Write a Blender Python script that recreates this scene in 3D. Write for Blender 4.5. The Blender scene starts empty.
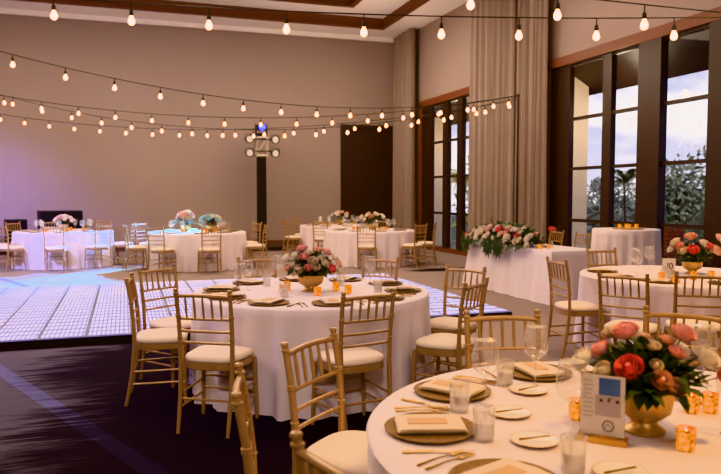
import bpy, math, random
from math import sin, cos, pi, radians as R, atan2, hypot, sqrt
from mathutils import Vector, Matrix

random.seed(7)
scene = bpy.context.scene
col = scene.collection

# ------------------------------------------------------------------ colours and materials
def lin(c):
    f = lambda v: v / 12.92 if v <= 0.04045 else ((v + 0.055) / 1.055) ** 2.4
    return tuple(f(v / 255.0) for v in c) + (1.0,)

def new_mat(name):
    m = bpy.data.materials.new(name)
    m.use_nodes = True
    nt = m.node_tree
    b = nt.nodes['Principled BSDF']
    return m, nt, b

def pmat(name, c, rough=0.6, metal=0.0, c2=None, scale=8.0, emit=None, es=0.0, sheen=0.0, bump=0.0, stretch=None, spec=0.5):
    """principled material whose colour wanders a little with a noise texture"""
    m, nt, b = new_mat(name)
    N, L = nt.nodes, nt.links
    tc = N.new('ShaderNodeTexCoord')
    mp = N.new('ShaderNodeMapping')
    if stretch: mp.inputs['Scale'].default_value = stretch
    L.new(tc.outputs['Object'], mp.inputs['Vector'])
    no = N.new('ShaderNodeTexNoise'); no.inputs['Scale'].default_value = scale; no.inputs['Detail'].default_value = 3
    L.new(mp.outputs['Vector'], no.inputs['Vector'])
    mx = N.new('ShaderNodeMix'); mx.data_type = 'RGBA'
    mx.inputs['A'].default_value = lin(c)
    mx.inputs['B'].default_value = lin(c2 if c2 else tuple(v * 0.88 for v in c))
    L.new(no.outputs['Fac'], mx.inputs['Factor'])
    L.new(mx.outputs['Result'], b.inputs['Base Color'])
    b.inputs['Roughness'].default_value = rough
    b.inputs['Metallic'].default_value = metal
    b.inputs['Specular IOR Level'].default_value = spec
    if sheen: b.inputs['Sheen Weight'].default_value = sheen
    if emit:
        b.inputs['Emission Color'].default_value = lin(emit)
        b.inputs['Emission Strength'].default_value = es
    if bump:
        bp = N.new('ShaderNodeBump'); bp.inputs['Strength'].default_value = bump; bp.inputs['Distance'].default_value = 0.01
        L.new(no.outputs['Fac'], bp.inputs['Height']); L.new(bp.outputs['Normal'], b.inputs['Normal'])
    return m

def glass_mat(name, tint=(255, 255, 255), refl=0.12, rough=0.03, white_glint=0.0):
    """thin clear glass: mostly see-through, mirror-like at grazing angles"""
    m = bpy.data.materials.new(name); m.use_nodes = True
    nt = m.node_tree; N, L = nt.nodes, nt.links
    N.remove(N['Principled BSDF'])
    tr = N.new('ShaderNodeBsdfTransparent'); tr.inputs['Color'].default_value = lin(tint)
    gl = N.new('ShaderNodeBsdfGlossy'); gl.inputs['Roughness'].default_value = rough
    fr = N.new('ShaderNodeLayerWeight'); fr.inputs['Blend'].default_value = 0.5
    pw = N.new('ShaderNodeMath'); pw.operation = 'POWER'; pw.inputs[1].default_value = 4.0
    L.new(fr.outputs['Facing'], pw.inputs[0])
    sc_ = N.new('ShaderNodeMath'); sc_.operation = 'MULTIPLY'; sc_.inputs[1].default_value = 0.7
    L.new(pw.outputs[0], sc_.inputs[0])
    ad = N.new('ShaderNodeMath'); ad.operation = 'ADD'; ad.inputs[1].default_value = refl; ad.use_clamp = True
    mix = N.new('ShaderNodeMixShader')
    if white_glint:  # white put into the glass, strongest at edges, to stand for highlights
        df_ = N.new('ShaderNodeBsdfDiffuse'); df_.inputs['Color'].default_value = lin((252, 246, 238))
        hz = N.new('ShaderNodeMath'); hz.operation = 'MULTIPLY_ADD'; hz.inputs[1].default_value = 0.8; hz.inputs[2].default_value = white_glint
        L.new(pw.outputs[0], hz.inputs[0])
        m2 = N.new('ShaderNodeMixShader'); L.new(hz.outputs[0], m2.inputs['Fac'])
        L.new(tr.outputs[0], m2.inputs[1]); L.new(df_.outputs[0], m2.inputs[2]); tr = m2
    L.new(sc_.outputs[0], ad.inputs[0]); L.new(ad.outputs[0], mix.inputs['Fac'])
    L.new(tr.outputs[0], mix.inputs[1]); L.new(gl.outputs[0], mix.inputs[2])
    L.new(mix.outputs[0], N['Material Output'].inputs['Surface'])
    return m

M = {}
M['gold_wood'] = pmat('gold_painted_wood', (180, 146, 104), 0.36, 0.25, (154, 120, 82), 14, stretch=(1, 1, 0.15))
M['ivory'] = pmat('ivory_cushion', (236, 218, 196), 0.75, 0, (226, 206, 182), 6)
M['cloth'] = pmat('ivory_table_linen', (226, 212, 212), 0.8, 0, (220, 204, 205), 5, sheen=0.2)
M['curtain'] = pmat('taupe_curtain_fabric', (150, 132, 120), 0.85, 0, (122, 106, 96), 3, sheen=0.3, stretch=(6, 6, 0.3))
M['dark_wood'] = pmat('dark_brown_wood', (46, 27, 20), 0.45, 0, (34, 20, 15), 6, stretch=(6, 6, 0.4))
M['red_wood'] = pmat('reddish_brown_wood', (112, 62, 38), 0.5, 0, (94, 50, 30), 6, stretch=(4, 4, 0.5))
M['coffer_wood'] = pmat('coffer_wood', (104, 56, 32), 0.5, 0, (88, 46, 26), 4)
M['white_ceiling'] = pmat('white_ceiling_paint', (244, 234, 228), 0.9, 0, (238, 228, 222), 2)
M['black'] = pmat('matte_black', (14, 13, 14), 0.6)
M['black_fabric'] = pmat('black_cloth_cover', (16, 14, 15), 0.9, bump=0.2, scale=3)
M['black_gloss'] = pmat('black_plastic', (22, 22, 26), 0.3)
M['alu'] = pmat('pale_aluminium', (206, 190, 170), 0.4, 0.4)
M['gold'] = pmat('gold_metal', (206, 168, 104), 0.24, 0.95, (184, 142, 78), 20)
M['gold_matte'] = pmat('brushed_gold_bowl', (206, 174, 118), 0.34, 0.7, (180, 146, 96), 12)
M['rattan'] = pmat('woven_gold_charger', (158, 120, 70), 0.5, 0.4, (78, 54, 26), 90, bump=0.6)
M['napkin'] = pmat('cream_napkin', (230, 208, 182), 0.85)
M['tan_card'] = pmat('tan_menu_card', (206, 166, 122), 0.7)
M['china'] = pmat('white_china', (236, 228, 218), 0.25)
M['gold_rim'] = pmat('gold_rim', (206, 158, 84), 0.3, 0.8)
M['glass'] = glass_mat('clear_drinking_glass', (254, 253, 252), 0.13, 0.05, 0.11)
M['water'] = glass_mat('water_in_glass', (250, 248, 246), 0.10, 0.12, 0.42)
M['pane'] = glass_mat('window_glass', (232, 234, 238), 0.012, 0.0)
M['acrylic'] = glass_mat('clear_acrylic', (245, 246, 246), 0.06)
M['paper'] = pmat('white_card', (226, 214, 200), 0.8)
M['ink'] = pmat('grey_ink', (112, 100, 98), 0.8)
M['dark_ink'] = pmat('dark_ink', (70, 44, 54), 0.8)
M['photo_blue'] = pmat('blue_printed_picture', (36, 74, 136), 0.5, 0, (104, 138, 176), 7)
M['photo_grey'] = pmat('pale_printed_panel', (188, 174, 170), 0.6)
M['leaf'] = pmat('dark_green_leaf', (36, 56, 34), 0.5, 0, (58, 78, 44), 9)
M['leaf_grey'] = pmat('grey_green_leaf', (84, 100, 70), 0.6, 0, (60, 78, 50), 9)
M['stem'] = pmat('green_stem', (66, 84, 48), 0.6)
M['teal_light_flower'] = pmat('teal_light_petals', (150, 206, 204), 0.7, 0, (196, 220, 232), 8)  # turquoise stage light painted into the petal colour
M['coral'] = pmat('coral_petals', (226, 112, 116), 0.6, 0, (234, 138, 136), 18)
M['pink'] = pmat('blush_pink_petals', (232, 166, 164), 0.6, 0, (238, 186, 180), 18)
M['peach'] = pmat('peach_petals', (234, 182, 158), 0.6, 0, (240, 198, 174), 18)
M['cream'] = pmat('cream_petals', (234, 220, 200), 0.6, 0, (224, 206, 182), 18)
M['white_rose'] = pmat('white_petals', (240, 230, 216), 0.6, 0, (232, 218, 200), 18)
M['amber'] = pmat('amber_mercury_glass', (156, 88, 22), 0.25, 0.45, (92, 44, 8), 70, emit=(255, 152, 24), es=0.55)
def mottle(m, lo, hi):
    """speckled emission put into the mercury glass to stand for the candle glow"""
    N, L = m.node_tree.nodes, m.node_tree.links
    no = [n for n in N if n.type == 'TEX_NOISE'][0]
    mr = N.new('ShaderNodeMapRange'); mr.inputs['From Min'].default_value = 0.35; mr.inputs['From Max'].default_value = 0.7
    mr.inputs['To Min'].default_value = lo; mr.inputs['To Max'].default_value = hi
    L.new(no.outputs['Fac'], mr.inputs['Value']); L.new(mr.outputs['Result'], N['Principled BSDF'].inputs['Emission Strength'])
mottle(M['amber'], 0.10, 1.3)
M['flame'] = pmat('candle_flame', (255, 220, 140), 0.5, emit=(255, 196, 96), es=14.0)
M['wax'] = pmat('candle_wax', (250, 220, 170), 0.5, emit=(255, 160, 40), es=1.1)
M['bulb'] = pmat('lit_filament_bulb', (255, 220, 160), 0.4, emit=(255, 168, 70), es=16.0)
M['wire'] = pmat('black_rubber_cord', (26, 20, 18), 0.6)
M['blue_lens'] = pmat('lit_blue_lens', (60, 80, 255), 0.3, emit=(40, 70, 255), es=2.6)
M['lens'] = pmat('pale_lamp_lens', (206, 190, 176), 0.2, emit=(255, 220, 190), es=0.35)
M['stone'] = pmat('pale_limestone', (244, 226, 202), 0.85, 0, (226, 206, 180), 3, bump=0.3)
M['bark'] = pmat('tree_bark', (70, 58, 48), 0.9, 0, (50, 40, 34), 10)
M['tree_leaf'] = pmat('tree_leaves', (112, 122, 104), 0.7, 0, (150, 154, 130), 1.5)
M['far_leaf'] = pmat('far_tree_leaves', (108, 114, 106), 0.8, 0, (136, 138, 126), 0.6)
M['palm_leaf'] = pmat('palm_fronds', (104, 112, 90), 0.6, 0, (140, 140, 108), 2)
M['lit_palm'] = pmat('palm_fronds_lit_tone', (244, 228, 140), 0.6, 0, (180, 180, 104), 2)  # palm leaf colour raised so the lit look is painted in
M['terrain'] = pmat('grassy_ground', (66, 74, 56), 0.9, 0, (90, 92, 70), 0.3)
M['terrace'] = pmat('terrace_paving', (150, 140, 130), 0.8, 0, (134, 124, 116), 2)
M['skin_grey'] = pmat('grey_baseboard', (92, 60, 44), 0.5)
M['table_wood'] = pmat('plywood_table_top', (150, 116, 80), 0.6)
M['steel'] = pmat('steel_leg', (120, 120, 122), 0.35, 0.8)
M['orange_food'] = pmat('toasted_bread_roll', (214, 138, 70), 0.6, 0, (178, 104, 48), 10)

def brick_mat():
    m, nt, b = new_mat('red_brick')
    N, L = nt.nodes, nt.links
    tc = N.new('ShaderNodeTexCoord'); mp = N.new('ShaderNodeMapping'); mp.inputs['Rotation'].default_value = (R(90), 0, 0)
    L.new(tc.outputs['Object'], mp.inputs['Vector'])
    br = N.new('ShaderNodeTexBrick'); br.inputs['Scale'].default_value = 1
    br.inputs['Brick Width'].default_value = 0.12; br.inputs['Row Height'].default_value = 0.07; br.inputs['Mortar Size'].default_value = 0.008
    br.inputs['Color1'].default_value = lin((176, 104, 76)); br.inputs['Color2'].default_value = lin((150, 84, 60)); br.inputs['Mortar'].default_value = lin((96, 62, 50))
    L.new(mp.outputs['Vector'], br.inputs['Vector']); L.new(br.outputs['Color'], b.inputs['Base Color'])
    b.inputs['Roughness'].default_value = 0.85
    return m
M['brick'] = brick_mat()

def wall_mat():
    m, nt, b = new_mat('taupe_wall_fabric')
    N, L = nt.nodes, nt.links
    tc = N.new('ShaderNodeTexCoord')
    no = N.new('ShaderNodeTexNoise'); no.inputs['Scale'].default_value = 0.5; no.inputs['Detail'].default_value = 2
    L.new(tc.outputs['Object'], no.inputs['Vector'])
    mx = N.new('ShaderNodeMix'); mx.data_type = 'RGBA'
    mx.inputs['A'].default_value = lin((154, 136, 128)); mx.inputs['B'].default_value = lin((146, 128, 121))
    L.new(no.outputs['Fac'], mx.inputs['Factor'])
    # upholstered panel seams every 2.4 m
    br = N.new('ShaderNodeTexBrick'); mp = N.new('ShaderNodeMapping'); mp.inputs['Rotation'].default_value = (R(90), 0, 0)
    L.new(tc.outputs['Object'], mp.inputs['Vector']); L.new(mp.outputs['Vector'], br.inputs['Vector'])
    br.inputs['Scale'].default_value = 1; br.inputs['Brick Width'].default_value = 2.4; br.inputs['Row Height'].default_value = 40; br.offset = 0
    br.inputs['Mortar Size'].default_value = 0.006; br.inputs['Mortar Smooth'].default_value = 1
    br.inputs['Color1'].default_value = (1, 1, 1, 1); br.inputs['Color2'].default_value = (0.97, 0.97, 0.97, 1); br.inputs['Mortar'].default_value = (0.84, 0.84, 0.84, 1)
    mu = N.new('ShaderNodeMix'); mu.data_type = 'RGBA'; mu.blend_type = 'MULTIPLY'; mu.inputs['Factor'].default_value = 1
    L.new(mx.outputs['Result'], mu.inputs['A']); L.new(br.outputs['Color'], mu.inputs['B'])
    L.new(mu.outputs['Result'], b.inputs['Base Color'])
    b.inputs['Roughness'].default_value = 0.85
    return m
M['wall'] = wall_mat()

def carpet_mat():
    """taupe carpet with large dark brush-stroked patches and a few violet stripes"""
    m, nt, b = new_mat('brush_stroke_carpet')
    N, L = nt.nodes, nt.links
    def math_(op, a, c=None, clamp=False):
        n = N.new('ShaderNodeMath'); n.operation = op; n.use_clamp = clamp
        for i, v in enumerate((a, c)):
            if v is None: continue
            if isinstance(v, (int, float)): n.inputs[i].default_value = v
            else: L.new(v, n.inputs[i])
        return n.outputs[0]
    tc = N.new('ShaderNodeTexCoord')
    def noise(sc, scale3, detail=4):
        mp = N.new('ShaderNodeMapping'); mp.inputs['Scale'].default_value = scale3
        L.new(tc.outputs['Object'], mp.inputs['Vector'])
        n = N.new('ShaderNodeTexNoise'); n.inputs['Scale'].default_value = sc; n.inputs['Detail'].default_value = detail; n.inputs['Roughness'].default_value = 0.62
        L.new(mp.outputs['Vector'], n.inputs['Vector'])
        return n.outputs['Fac']
    streak = noise(1.0, (1.1, 6.5, 1.0), 7)          # strokes run along X
    big = noise(0.28, (1, 1, 1), 2)
    sp = N.new('ShaderNodeSeparateXYZ'); L.new(tc.outputs['Object'], sp.inputs[0])
    X, Y = sp.outputs['X'], sp.outputs['Y']
    def blob(cx, cy, rx, ry):
        dx = math_('DIVIDE', math_('SUBTRACT', X, cx), rx); dy = math_('DIVIDE', math_('SUBTRACT', Y, cy), ry)
        d = math_('SQRT', math_('ADD', math_('MULTIPLY', dx, dx), math_('MULTIPLY', dy, dy)))
        return math_('SUBTRACT', 1.0, d)
    blobs = [blob(*v) for v in ((1.0, 4.4, 1.75, 3.4), (0.9, 6.6, 1.75, 1.5), (-1.0, 3.6, 0.75, 0.95), (6.4, 13.2, 1.0, 0.30), (-2.6, 6.4, 1.4, 0.6), (7.6, 5.6, 0.9, 1.2))]
    mxv = blobs[0]
    for q in blobs[1:]: mxv = math_('MAXIMUM', mxv, q)
    v = math_('ADD', mxv, math_('MULTIPLY', math_('SUBTRACT', streak, 0.5), 0.9))
    v = math_('ADD', v, math_('MULTIPLY', math_('SUBTRACT', big, 0.55), 0.25))
    v = math_('ADD', v, math_('MULTIPLY', math_('SUBTRACT', noise(1.0, (3.0, 26.0, 1.0), 4), 0.5), 0.8))
    rp = N.new('ShaderNodeMapRange'); rp.interpolation_type = 'SMOOTHSTEP'
    rp.inputs['From Min'].default_value = -0.12; rp.inputs['From Max'].default_value = 0.26
    L.new(v, rp.inputs['Value'])
    def ramp(sock, a, b_):
        q = N.new('ShaderNodeMapRange'); q.interpolation_type = 'SMOOTHSTEP'; q.inputs['From Min'].default_value = a; q.inputs['From Max'].default_value = b_
        L.new(sock, q.inputs['Value']); return q.outputs['Result']
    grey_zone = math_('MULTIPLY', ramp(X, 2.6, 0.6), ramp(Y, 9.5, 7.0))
    fine = noise(60, (1, 1, 1), 2)
    light = N.new('ShaderNodeMix'); light.data_type = 'RGBA'
    light.inputs['A'].default_value = lin((146, 131, 124)); light.inputs['B'].default_value = lin((116, 102, 96)); L.new(fine, light.inputs['Factor'])
    dark = N.new('ShaderNodeMix'); dark.data_type = 'RGBA'
    dark.inputs['A'].default_value = lin((14, 14, 20)); dark.inputs['B'].default_value = lin((30, 26, 36)); L.new(streak, dark.inputs['Factor'])
    base = N.new('ShaderNodeMix'); base.data_type = 'RGBA'
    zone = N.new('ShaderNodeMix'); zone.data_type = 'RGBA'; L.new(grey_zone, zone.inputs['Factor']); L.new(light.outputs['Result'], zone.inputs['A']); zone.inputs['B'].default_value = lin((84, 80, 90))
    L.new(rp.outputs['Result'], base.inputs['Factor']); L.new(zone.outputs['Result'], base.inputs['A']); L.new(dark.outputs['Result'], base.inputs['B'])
    # violet diagonal stripes
    s = math_('ADD', math_('MULTIPLY', X, 2.35), Y)
    def stripe(c, w):
        return math_('LESS_THAN', math_('ABSOLUTE', math_('SUBTRACT', s, c)), w)
    st = math_('MAXIMUM', stripe(4.27, 0.16), stripe(9.2, 0.14))
    viol = N.new('ShaderNodeMix'); viol.data_type = 'RGBA'
    viol.inputs['B'].default_value = lin((98, 100, 150)); L.new(base.outputs['Result'], viol.inputs['A'])
    L.new(math_('MULTIPLY', st, math_('SUBTRACT', 0.55, math_('MULTIPLY', rp.outputs['Result'], 0.50))), viol.inputs['Factor'])
    L.new(viol.outputs['Result'], b.inputs['Base Color'])
    b.inputs['Roughness'].default_value = 0.95; b.inputs['Specular IOR Level'].default_value = 0.1
    return m
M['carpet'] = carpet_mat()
M['bed'] = pmat('grey_blue_tile_bed', (96, 100, 134), 0.5)

def led_mat():
    """lit LED floor tile: rows of small white and lilac cells between dark gaps"""
    m, nt, b = new_mat('led_tile_face')
    N, L = nt.nodes, nt.links
    tc = N.new('ShaderNodeTexCoord')
    sp = N.new('ShaderNodeSeparateXYZ'); L.new(tc.outputs['Object'], sp.inputs[0])
    def gap(axis, period, width):
        a = N.new('ShaderNodeMath'); a.operation = 'MULTIPLY'; a.inputs[1].default_value = 1 / period; L.new(sp.outputs[axis], a.inputs[0])
        f = N.new('ShaderNodeMath'); f.operation = 'FRACT'; L.new(a.outputs[0], f.inputs[0])
        g = N.new('ShaderNodeMath'); g.operation = 'GREATER_THAN'; g.inputs[1].default_value = width; L.new(f.outputs[0], g.inputs[0])
        return g.outputs[0]
    an = N.new('ShaderNodeMath'); an.operation = 'MULTIPLY'; L.new(gap('X', 0.045, 0.36), an.inputs[0]); L.new(gap('Y', 0.225, 0.30), an.inputs[1])
    br = N.new('ShaderNodeMix'); br.data_type = 'RGBA'; L.new(an.outputs[0], br.inputs['Factor'])
    br.inputs['A'].default_value = lin((96, 92, 132)); br.inputs['B'].default_value = lin((246, 240, 250))
    no = N.new('ShaderNodeTexNoise'); no.inputs['Scale'].default_value = 1.1; L.new(tc.outputs['Object'], no.inputs['Vector'])
    tint = N.new('ShaderNodeValToRGB'); L.new(no.outputs['Fac'], tint.inputs['Fac'])
    e = tint.color_ramp.elements
    e[0].position = 0.35; e[0].color = lin((206, 214, 255)); e[1].position = 0.65; e[1].color = lin((255, 236, 242))
    mu = N.new('ShaderNodeMix'); mu.data_type = 'RGBA'; mu.blend_type = 'MULTIPLY'; mu.inputs['Factor'].default_value = 1
    L.new(br.outputs['Result'], mu.inputs['A']); L.new(tint.outputs['Color'], mu.inputs['B'])
    b.inputs['Base Color'].default_value = lin((120, 118, 140)); b.inputs['Roughness'].default_value = 0.25
    L.new(mu.outputs['Result'], b.inputs['Emission Color']); b.inputs['Emission Strength'].default_value = 0.95
    return m
M['led'] = led_mat()

# ------------------------------------------------------------------ mesh building
class MB:
    def __init__(s): s.v, s.f = [], []
    def add(s, vs, fs):
        o = len(s.v); s.v += [tuple(q) for q in vs]; s.f += [tuple(o + i for i in f) for f in fs]; return s
    def box(s, lo, hi, mtx=None):
        x0, y0, z0 = lo; x1, y1, z1 = hi
        vs = [(x0, y0, z0), (x1, y0, z0), (x1, y1, z0), (x0, y1, z0), (x0, y0, z1), (x1, y0, z1), (x1, y1, z1), (x0, y1, z1)]
        if mtx: vs = [mtx @ Vector(q) for q in vs]
        return s.add(vs, [(0, 3, 2, 1), (4, 5, 6, 7), (0, 1, 5, 4), (1, 2, 6, 5), (2, 3, 7, 6), (3, 0, 4, 7)])
    def tube(s, pts, rad, seg=8, cap=True):
        pts = [Vector(p) for p in pts]; n = len(pts)
        if isinstance(rad, (int, float)): rad = [rad] * n
        prev = None; rings = []
        for i, p in enumerate(pts):
            t = (pts[min(i + 1, n - 1)] - pts[max(i - 1, 0)]).normalized()
            if prev is None:
                a = Vector((0, 0, 1)) if abs(t.z) < 0.9 else Vector((1, 0, 0))
                u = t.cross(a).normalized()
            else:
                u = (prev - t * prev.dot(t)).normalized()
            prev = u; w = t.cross(u)
            rings.append([p + (u * cos(2 * pi * k / seg) + w * sin(2 * pi * k / seg)) * rad[i] for k in range(seg)])
        vs = [q for r in rings for q in r]; fs = []
        for i in range(n - 1):
            for k in range(seg):
                k2 = (k + 1) % seg
                fs.append((i * seg + k, i * seg + k2, (i + 1) * seg + k2, (i + 1) * seg + k))
        if cap:
            fs.append(tuple(reversed(range(seg)))); fs.append(tuple((n - 1) * seg + k for k in range(seg)))
        return s.add(vs, fs)
    def lathe(s, prof, seg=24, c=(0, 0, 0), closed=False, mtx=None):
        vs, fs = [], []; n = len(prof)
        for r, z in prof:
            for k in range(seg):
                a = 2 * pi * k / seg
                vs.append(Vector((c[0] + r * cos(a), c[1] + r * sin(a), c[2] + z)))
        if mtx: vs = [mtx @ q for q in vs]
        for i in range(n - 1 if not closed else n):
            j = (i + 1) % n
            for k in range(seg):
                k2 = (k + 1) % seg
                fs.append((i * seg + k, i * seg + k2, j * seg + k2, j * seg + k))
        if not closed:
            if prof[0][0] > 1e-5: fs.append(tuple(reversed(range(seg))))
            if prof[-1][0] > 1e-5: fs.append(tuple((n - 1) * seg + k for k in range(seg)))
        return s.add(vs, fs)
    def grid(s, fn, nu, nv, closed_u=False):
        vs = [fn(i / (nu if closed_u else nu - 1), j / (nv - 1)) for j in range(nv) for i in range(nu)]
        fs = []
        for j in range(nv - 1):
            for i in range(nu if closed_u else nu - 1):
                i2 = (i + 1) % nu
                fs.append((j * nu + i, j * nu + i2, (j + 1) * nu + i2, (j + 1) * nu + i))
        return s.add(vs, fs)
    def mesh(s, name, mat, angle=40):
        me = bpy.data.meshes.new(name)
        me.from_pydata(s.v, [], s.f); me.validate(); me.update()
        me.polygons.foreach_set('use_smooth', [True] * len(me.polygons))
        me.set_sharp_from_angle(angle=R(angle))
        if mat: me.materials.append(mat)
        return me
    def build(s, name, mat, parent=None, angle=40):
        return put(name, s.mesh(name, mat, angle), parent)

def put(name, me, parent=None, loc=None, rot=None):
    o = bpy.data.objects.new(name, me); col.objects.link(o)
    if parent: o.parent = parent
    if loc: o.location = loc
    if rot: o.rotation_euler = rot
    return o

def tag(o, label=None, cat=None, group=None, kind=None):
    if label: o['label'] = label
    if cat: o['category'] = cat
    if group: o['group'] = group
    if kind: o['kind'] = kind
    return o

def empty(name, loc=(0, 0, 0), rz=0, label=None, cat=None, group=None, kind=None):
    o = bpy.data.objects.new(name, None); col.objects.link(o)
    o.empty_display_size = 0.1
    o.location = loc; o.rotation_euler = (0, 0, rz)
    return tag(o, label, cat, group, kind)

def copy_tree(o, loc=None, rz=None, label=None, group=None, parent=None):
    c = o.copy(); col.objects.link(c)
    if parent is not None: c.parent = parent
    if loc is not None: c.location = loc
    if rz is not None: c.rotation_euler = (0, 0, rz)
    if label: c['label'] = label
    if group: c['group'] = group
    for ch in KIDS.get(o.name, []):
        copy_tree(ch, parent=c)
        KIDS.setdefault(c.name, []).append(LAST[0])
    LAST[0] = c
    return c
KIDS, LAST = {}, [None]
def reg(o):
    """remember the children of a prototype so that copies need no scene search"""
    kids = [c for c in col.objects if c.parent == o]
    KIDS[o.name] = kids
    for k in kids: reg(k)
    return o

def struct(name, mb, mat, parent=None, angle=40):
    o = mb.build(name, mat, parent, angle)
    if parent is None: tag(o, kind='structure')
    return o

# ------------------------------------------------------------------ camera
YAW, PITCH, CAMZ, FPX = R(18.6), R(3.35), 1.53, 700.0
cam_d = bpy.data.cameras.new('camera'); cam = bpy.data.objects.new('camera', cam_d); col.objects.link(cam)
cam_d.sensor_width = 36.0; cam_d.lens = 36.0 * FPX / 721.0
cam.location = (0, 0, CAMZ); cam.rotation_euler = (R(90) - PITCH, 0, -YAW)
cam_d.clip_start = 0.05; cam_d.clip_end = 500
cam_d.dof.use_dof = True; cam_d.dof.focus_distance = 4.8; cam_d.dof.aperture_fstop = 3.2
scene.camera = cam
def screen_x(p):
    """picture column of a world point, used only to word the labels (leftmost, second from left ...)"""
    d = p[0] * sin(YAW) + p[1] * cos(YAW); a = p[0] * cos(YAW) - p[1] * sin(YAW)
    return a / max(d, 1e-3)
ORD = ['leftmost', 'second from left', 'third from left', 'fourth from left', 'fifth from left', 'sixth from left', 'seventh from left', 'eighth from left', 'ninth from left', 'tenth from left', 'eleventh from left', 'twelfth from left', 'thirteenth from left', 'fourteenth from left']

# ------------------------------------------------------------------ room shell
WX, WY, CZ = 8.25, 20.55, 6.4
XL, YF = -11.0, -4.5
fl = MB(); fl.add([(XL, YF, 0), (WX + 0.3, YF, 0), (WX + 0.3, WY + 0.2, 0), (XL, WY + 0.2, 0)], [(0, 1, 2, 3)])
fl.box((XL, YF, -0.3), (WX + 0.3, WY + 0.2, -0.01))
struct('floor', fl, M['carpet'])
struct('wall_back', MB().box((XL, WY, 0), (WX + 0.3, WY + 0.2, CZ + 0.9)), M['wall'])
struct('wall_left', MB().box((XL - 0.2, YF, 0), (XL, WY + 0.2, CZ + 0.9)), M['wall'])
struct('wall_front', MB().box((XL, YF - 0.2, 0), (WX + 0.3, YF, CZ + 0.9)), M['wall'])
NW0, NW1, FW0, FW1, WT = 5.2, 12.42, 14.6, 18.95, 4.2       # window openings along the right wall and their head height
wr = MB()
wr.box((WX, YF, WT), (WX + 0.3, WY, CZ + 0.9)); wr.box((WX, YF, 0), (WX + 0.3, NW0, WT))
wr.box((WX, NW1, 0), (WX + 0.3, FW0, WT)); wr.box((WX, FW1, 0), (WX + 0.3, WY, WT))
struct('wall_right', wr, M['wall'])
# ceiling: flat white border, a wood-edged step up, an inner wood-edged coffer
ox0, ox1, oy0, oy1 = -9.6, 7.3, -3.2, 19.55
ix0, ix1, iy0, iy1 = -8.0, 6.06, -1.9, 18.6
ce = MB()
def frame_plate(mb, x0, x1, y0, y1, a0, a1, b0, b1, z, t):
    mb.box((x0, y0, z), (x1, b0, z + t)); mb.box((x0, b1, z), (x1, y1, z + t)); mb.box((x0, b0, z), (a0, b1, z + t)); mb.box((a1, b0, z), (x1, b1, z + t))
frame_plate(ce, XL, WX, YF, WY, ox0, ox1, oy0, oy1, CZ, 0.10)
frame_plate(ce, ox0, ox1, oy0, oy1, ix0, ix1, iy0, iy1, CZ + 0.30, 0.08)
ce.box((ix0, iy0, CZ + 0.60), (ix1, iy1, CZ + 0.70))
struct('ceiling', ce, M['white_ceiling'])
def wood_frame(name, x0, x1, y0, y1, z0, z1):
    mb = MB(); frame_plate(mb, x0, x1, y0, y1, x0 + 0.05, x1 - 0.05, y0 + 0.05, y1 - 0.05, z0, z1 - z0)
    frame_plate(mb, x0 + 0.02, x1 - 0.02, y0 + 0.02, y1 - 0.02, x0 + 0.16, x1 - 0.16, y0 + 0.16, y1 - 0.16, z0 - 0.02, 0.05)
    return struct(name, mb, M['coffer_wood'])
wood_frame('trim_1', ox0, ox1, oy0, oy1, CZ, CZ + 0.30)
wood_frame('trim_2', ix0, ix1, iy0, iy1, CZ + 0.30, CZ + 0.60)
cb = MB(); cb.box((XL, WY - 0.06, CZ - 0.13), (WX, WY, CZ)); struct('trim_3', cb, M['white_ceiling'])
struct('baseboard_back', MB().box((XL, WY - 0.03, 0), (6.27, WY, 0.22)), M['skin_grey'])
struct('baseboard_right', MB().box((WX - 0.03, NW1 + 0.02, 0), (WX, FW0 - 0.02, 0.22)), M['skin_grey'])
# brown panelled door in the back wall, reaching into the corner
dr = empty('door_1', (0, 0, 0), kind='structure')
MB().box((6.38, WY - 0.05, 0.0), (8.10, WY - 0.005, 3.58)).build('door_panel', M['dark_wood'], dr)
fm = MB(); fm.box((6.27, WY - 0.10, 0), (6.38, WY - 0.005, 3.70)); fm.box((8.10, WY - 0.10, 0), (8.2, WY - 0.005, 3.70)); fm.box((6.38, WY - 0.10, 3.58), (8.10, WY - 0.005, 3.70))
fm.build('door_frame', M['dark_wood'], dr)

# ------------------------------------------------------------------ windows
RAILS = [0.12, 1.06, 2.06, 3.02, 4.05]
def window(name, y0, y1, posts, panes):
    w = empty(name, (0, 0, 0), kind='structure')
    f = MB()
    f.box((WX - 0.06, y0 - 0.12, WT - 0.12), (WX + 0.26, y1 + 0.12, WT + 0.06))
    f.box((WX - 0.06, y0 - 0.12, 0), (WX + 0.26, y0, WT)); f.box((WX - 0.06, y1, 0), (WX + 0.14, y1 + 0.12, WT))
    f.box((WX, y0, 0), (WX + 0.12, y1, 0.12))
    f.build('window_frame', M['red_wood'], w)
    for (a, b, x0, x1, mt) in posts:
        MB().box((WX + x0, a, 0.12), (WX + x1, b, WT - 0.1)).build('post', M[mt], w)
    for (a, b) in panes:
        r = MB()
        for z in RAILS[1:4]: r.box((WX + 0.015, a, z - 0.03), (WX + 0.095, b, z + 0.03))
        r.box((WX + 0.015, a, WT - 0.17), (WX + 0.095, b, WT - 0.1))
        r.build('glazing_rail', M['dark_wood'], w)
        g = MB(); g.add([(WX + 0.055, b, 0.12), (WX + 0.055, a, 0.12), (WX + 0.055, a, WT - 0.12), (WX + 0.055, b, WT - 0.12)], [(0, 1, 2, 3)]); g.build('pane', M['pane'], w)
    return w
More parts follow.
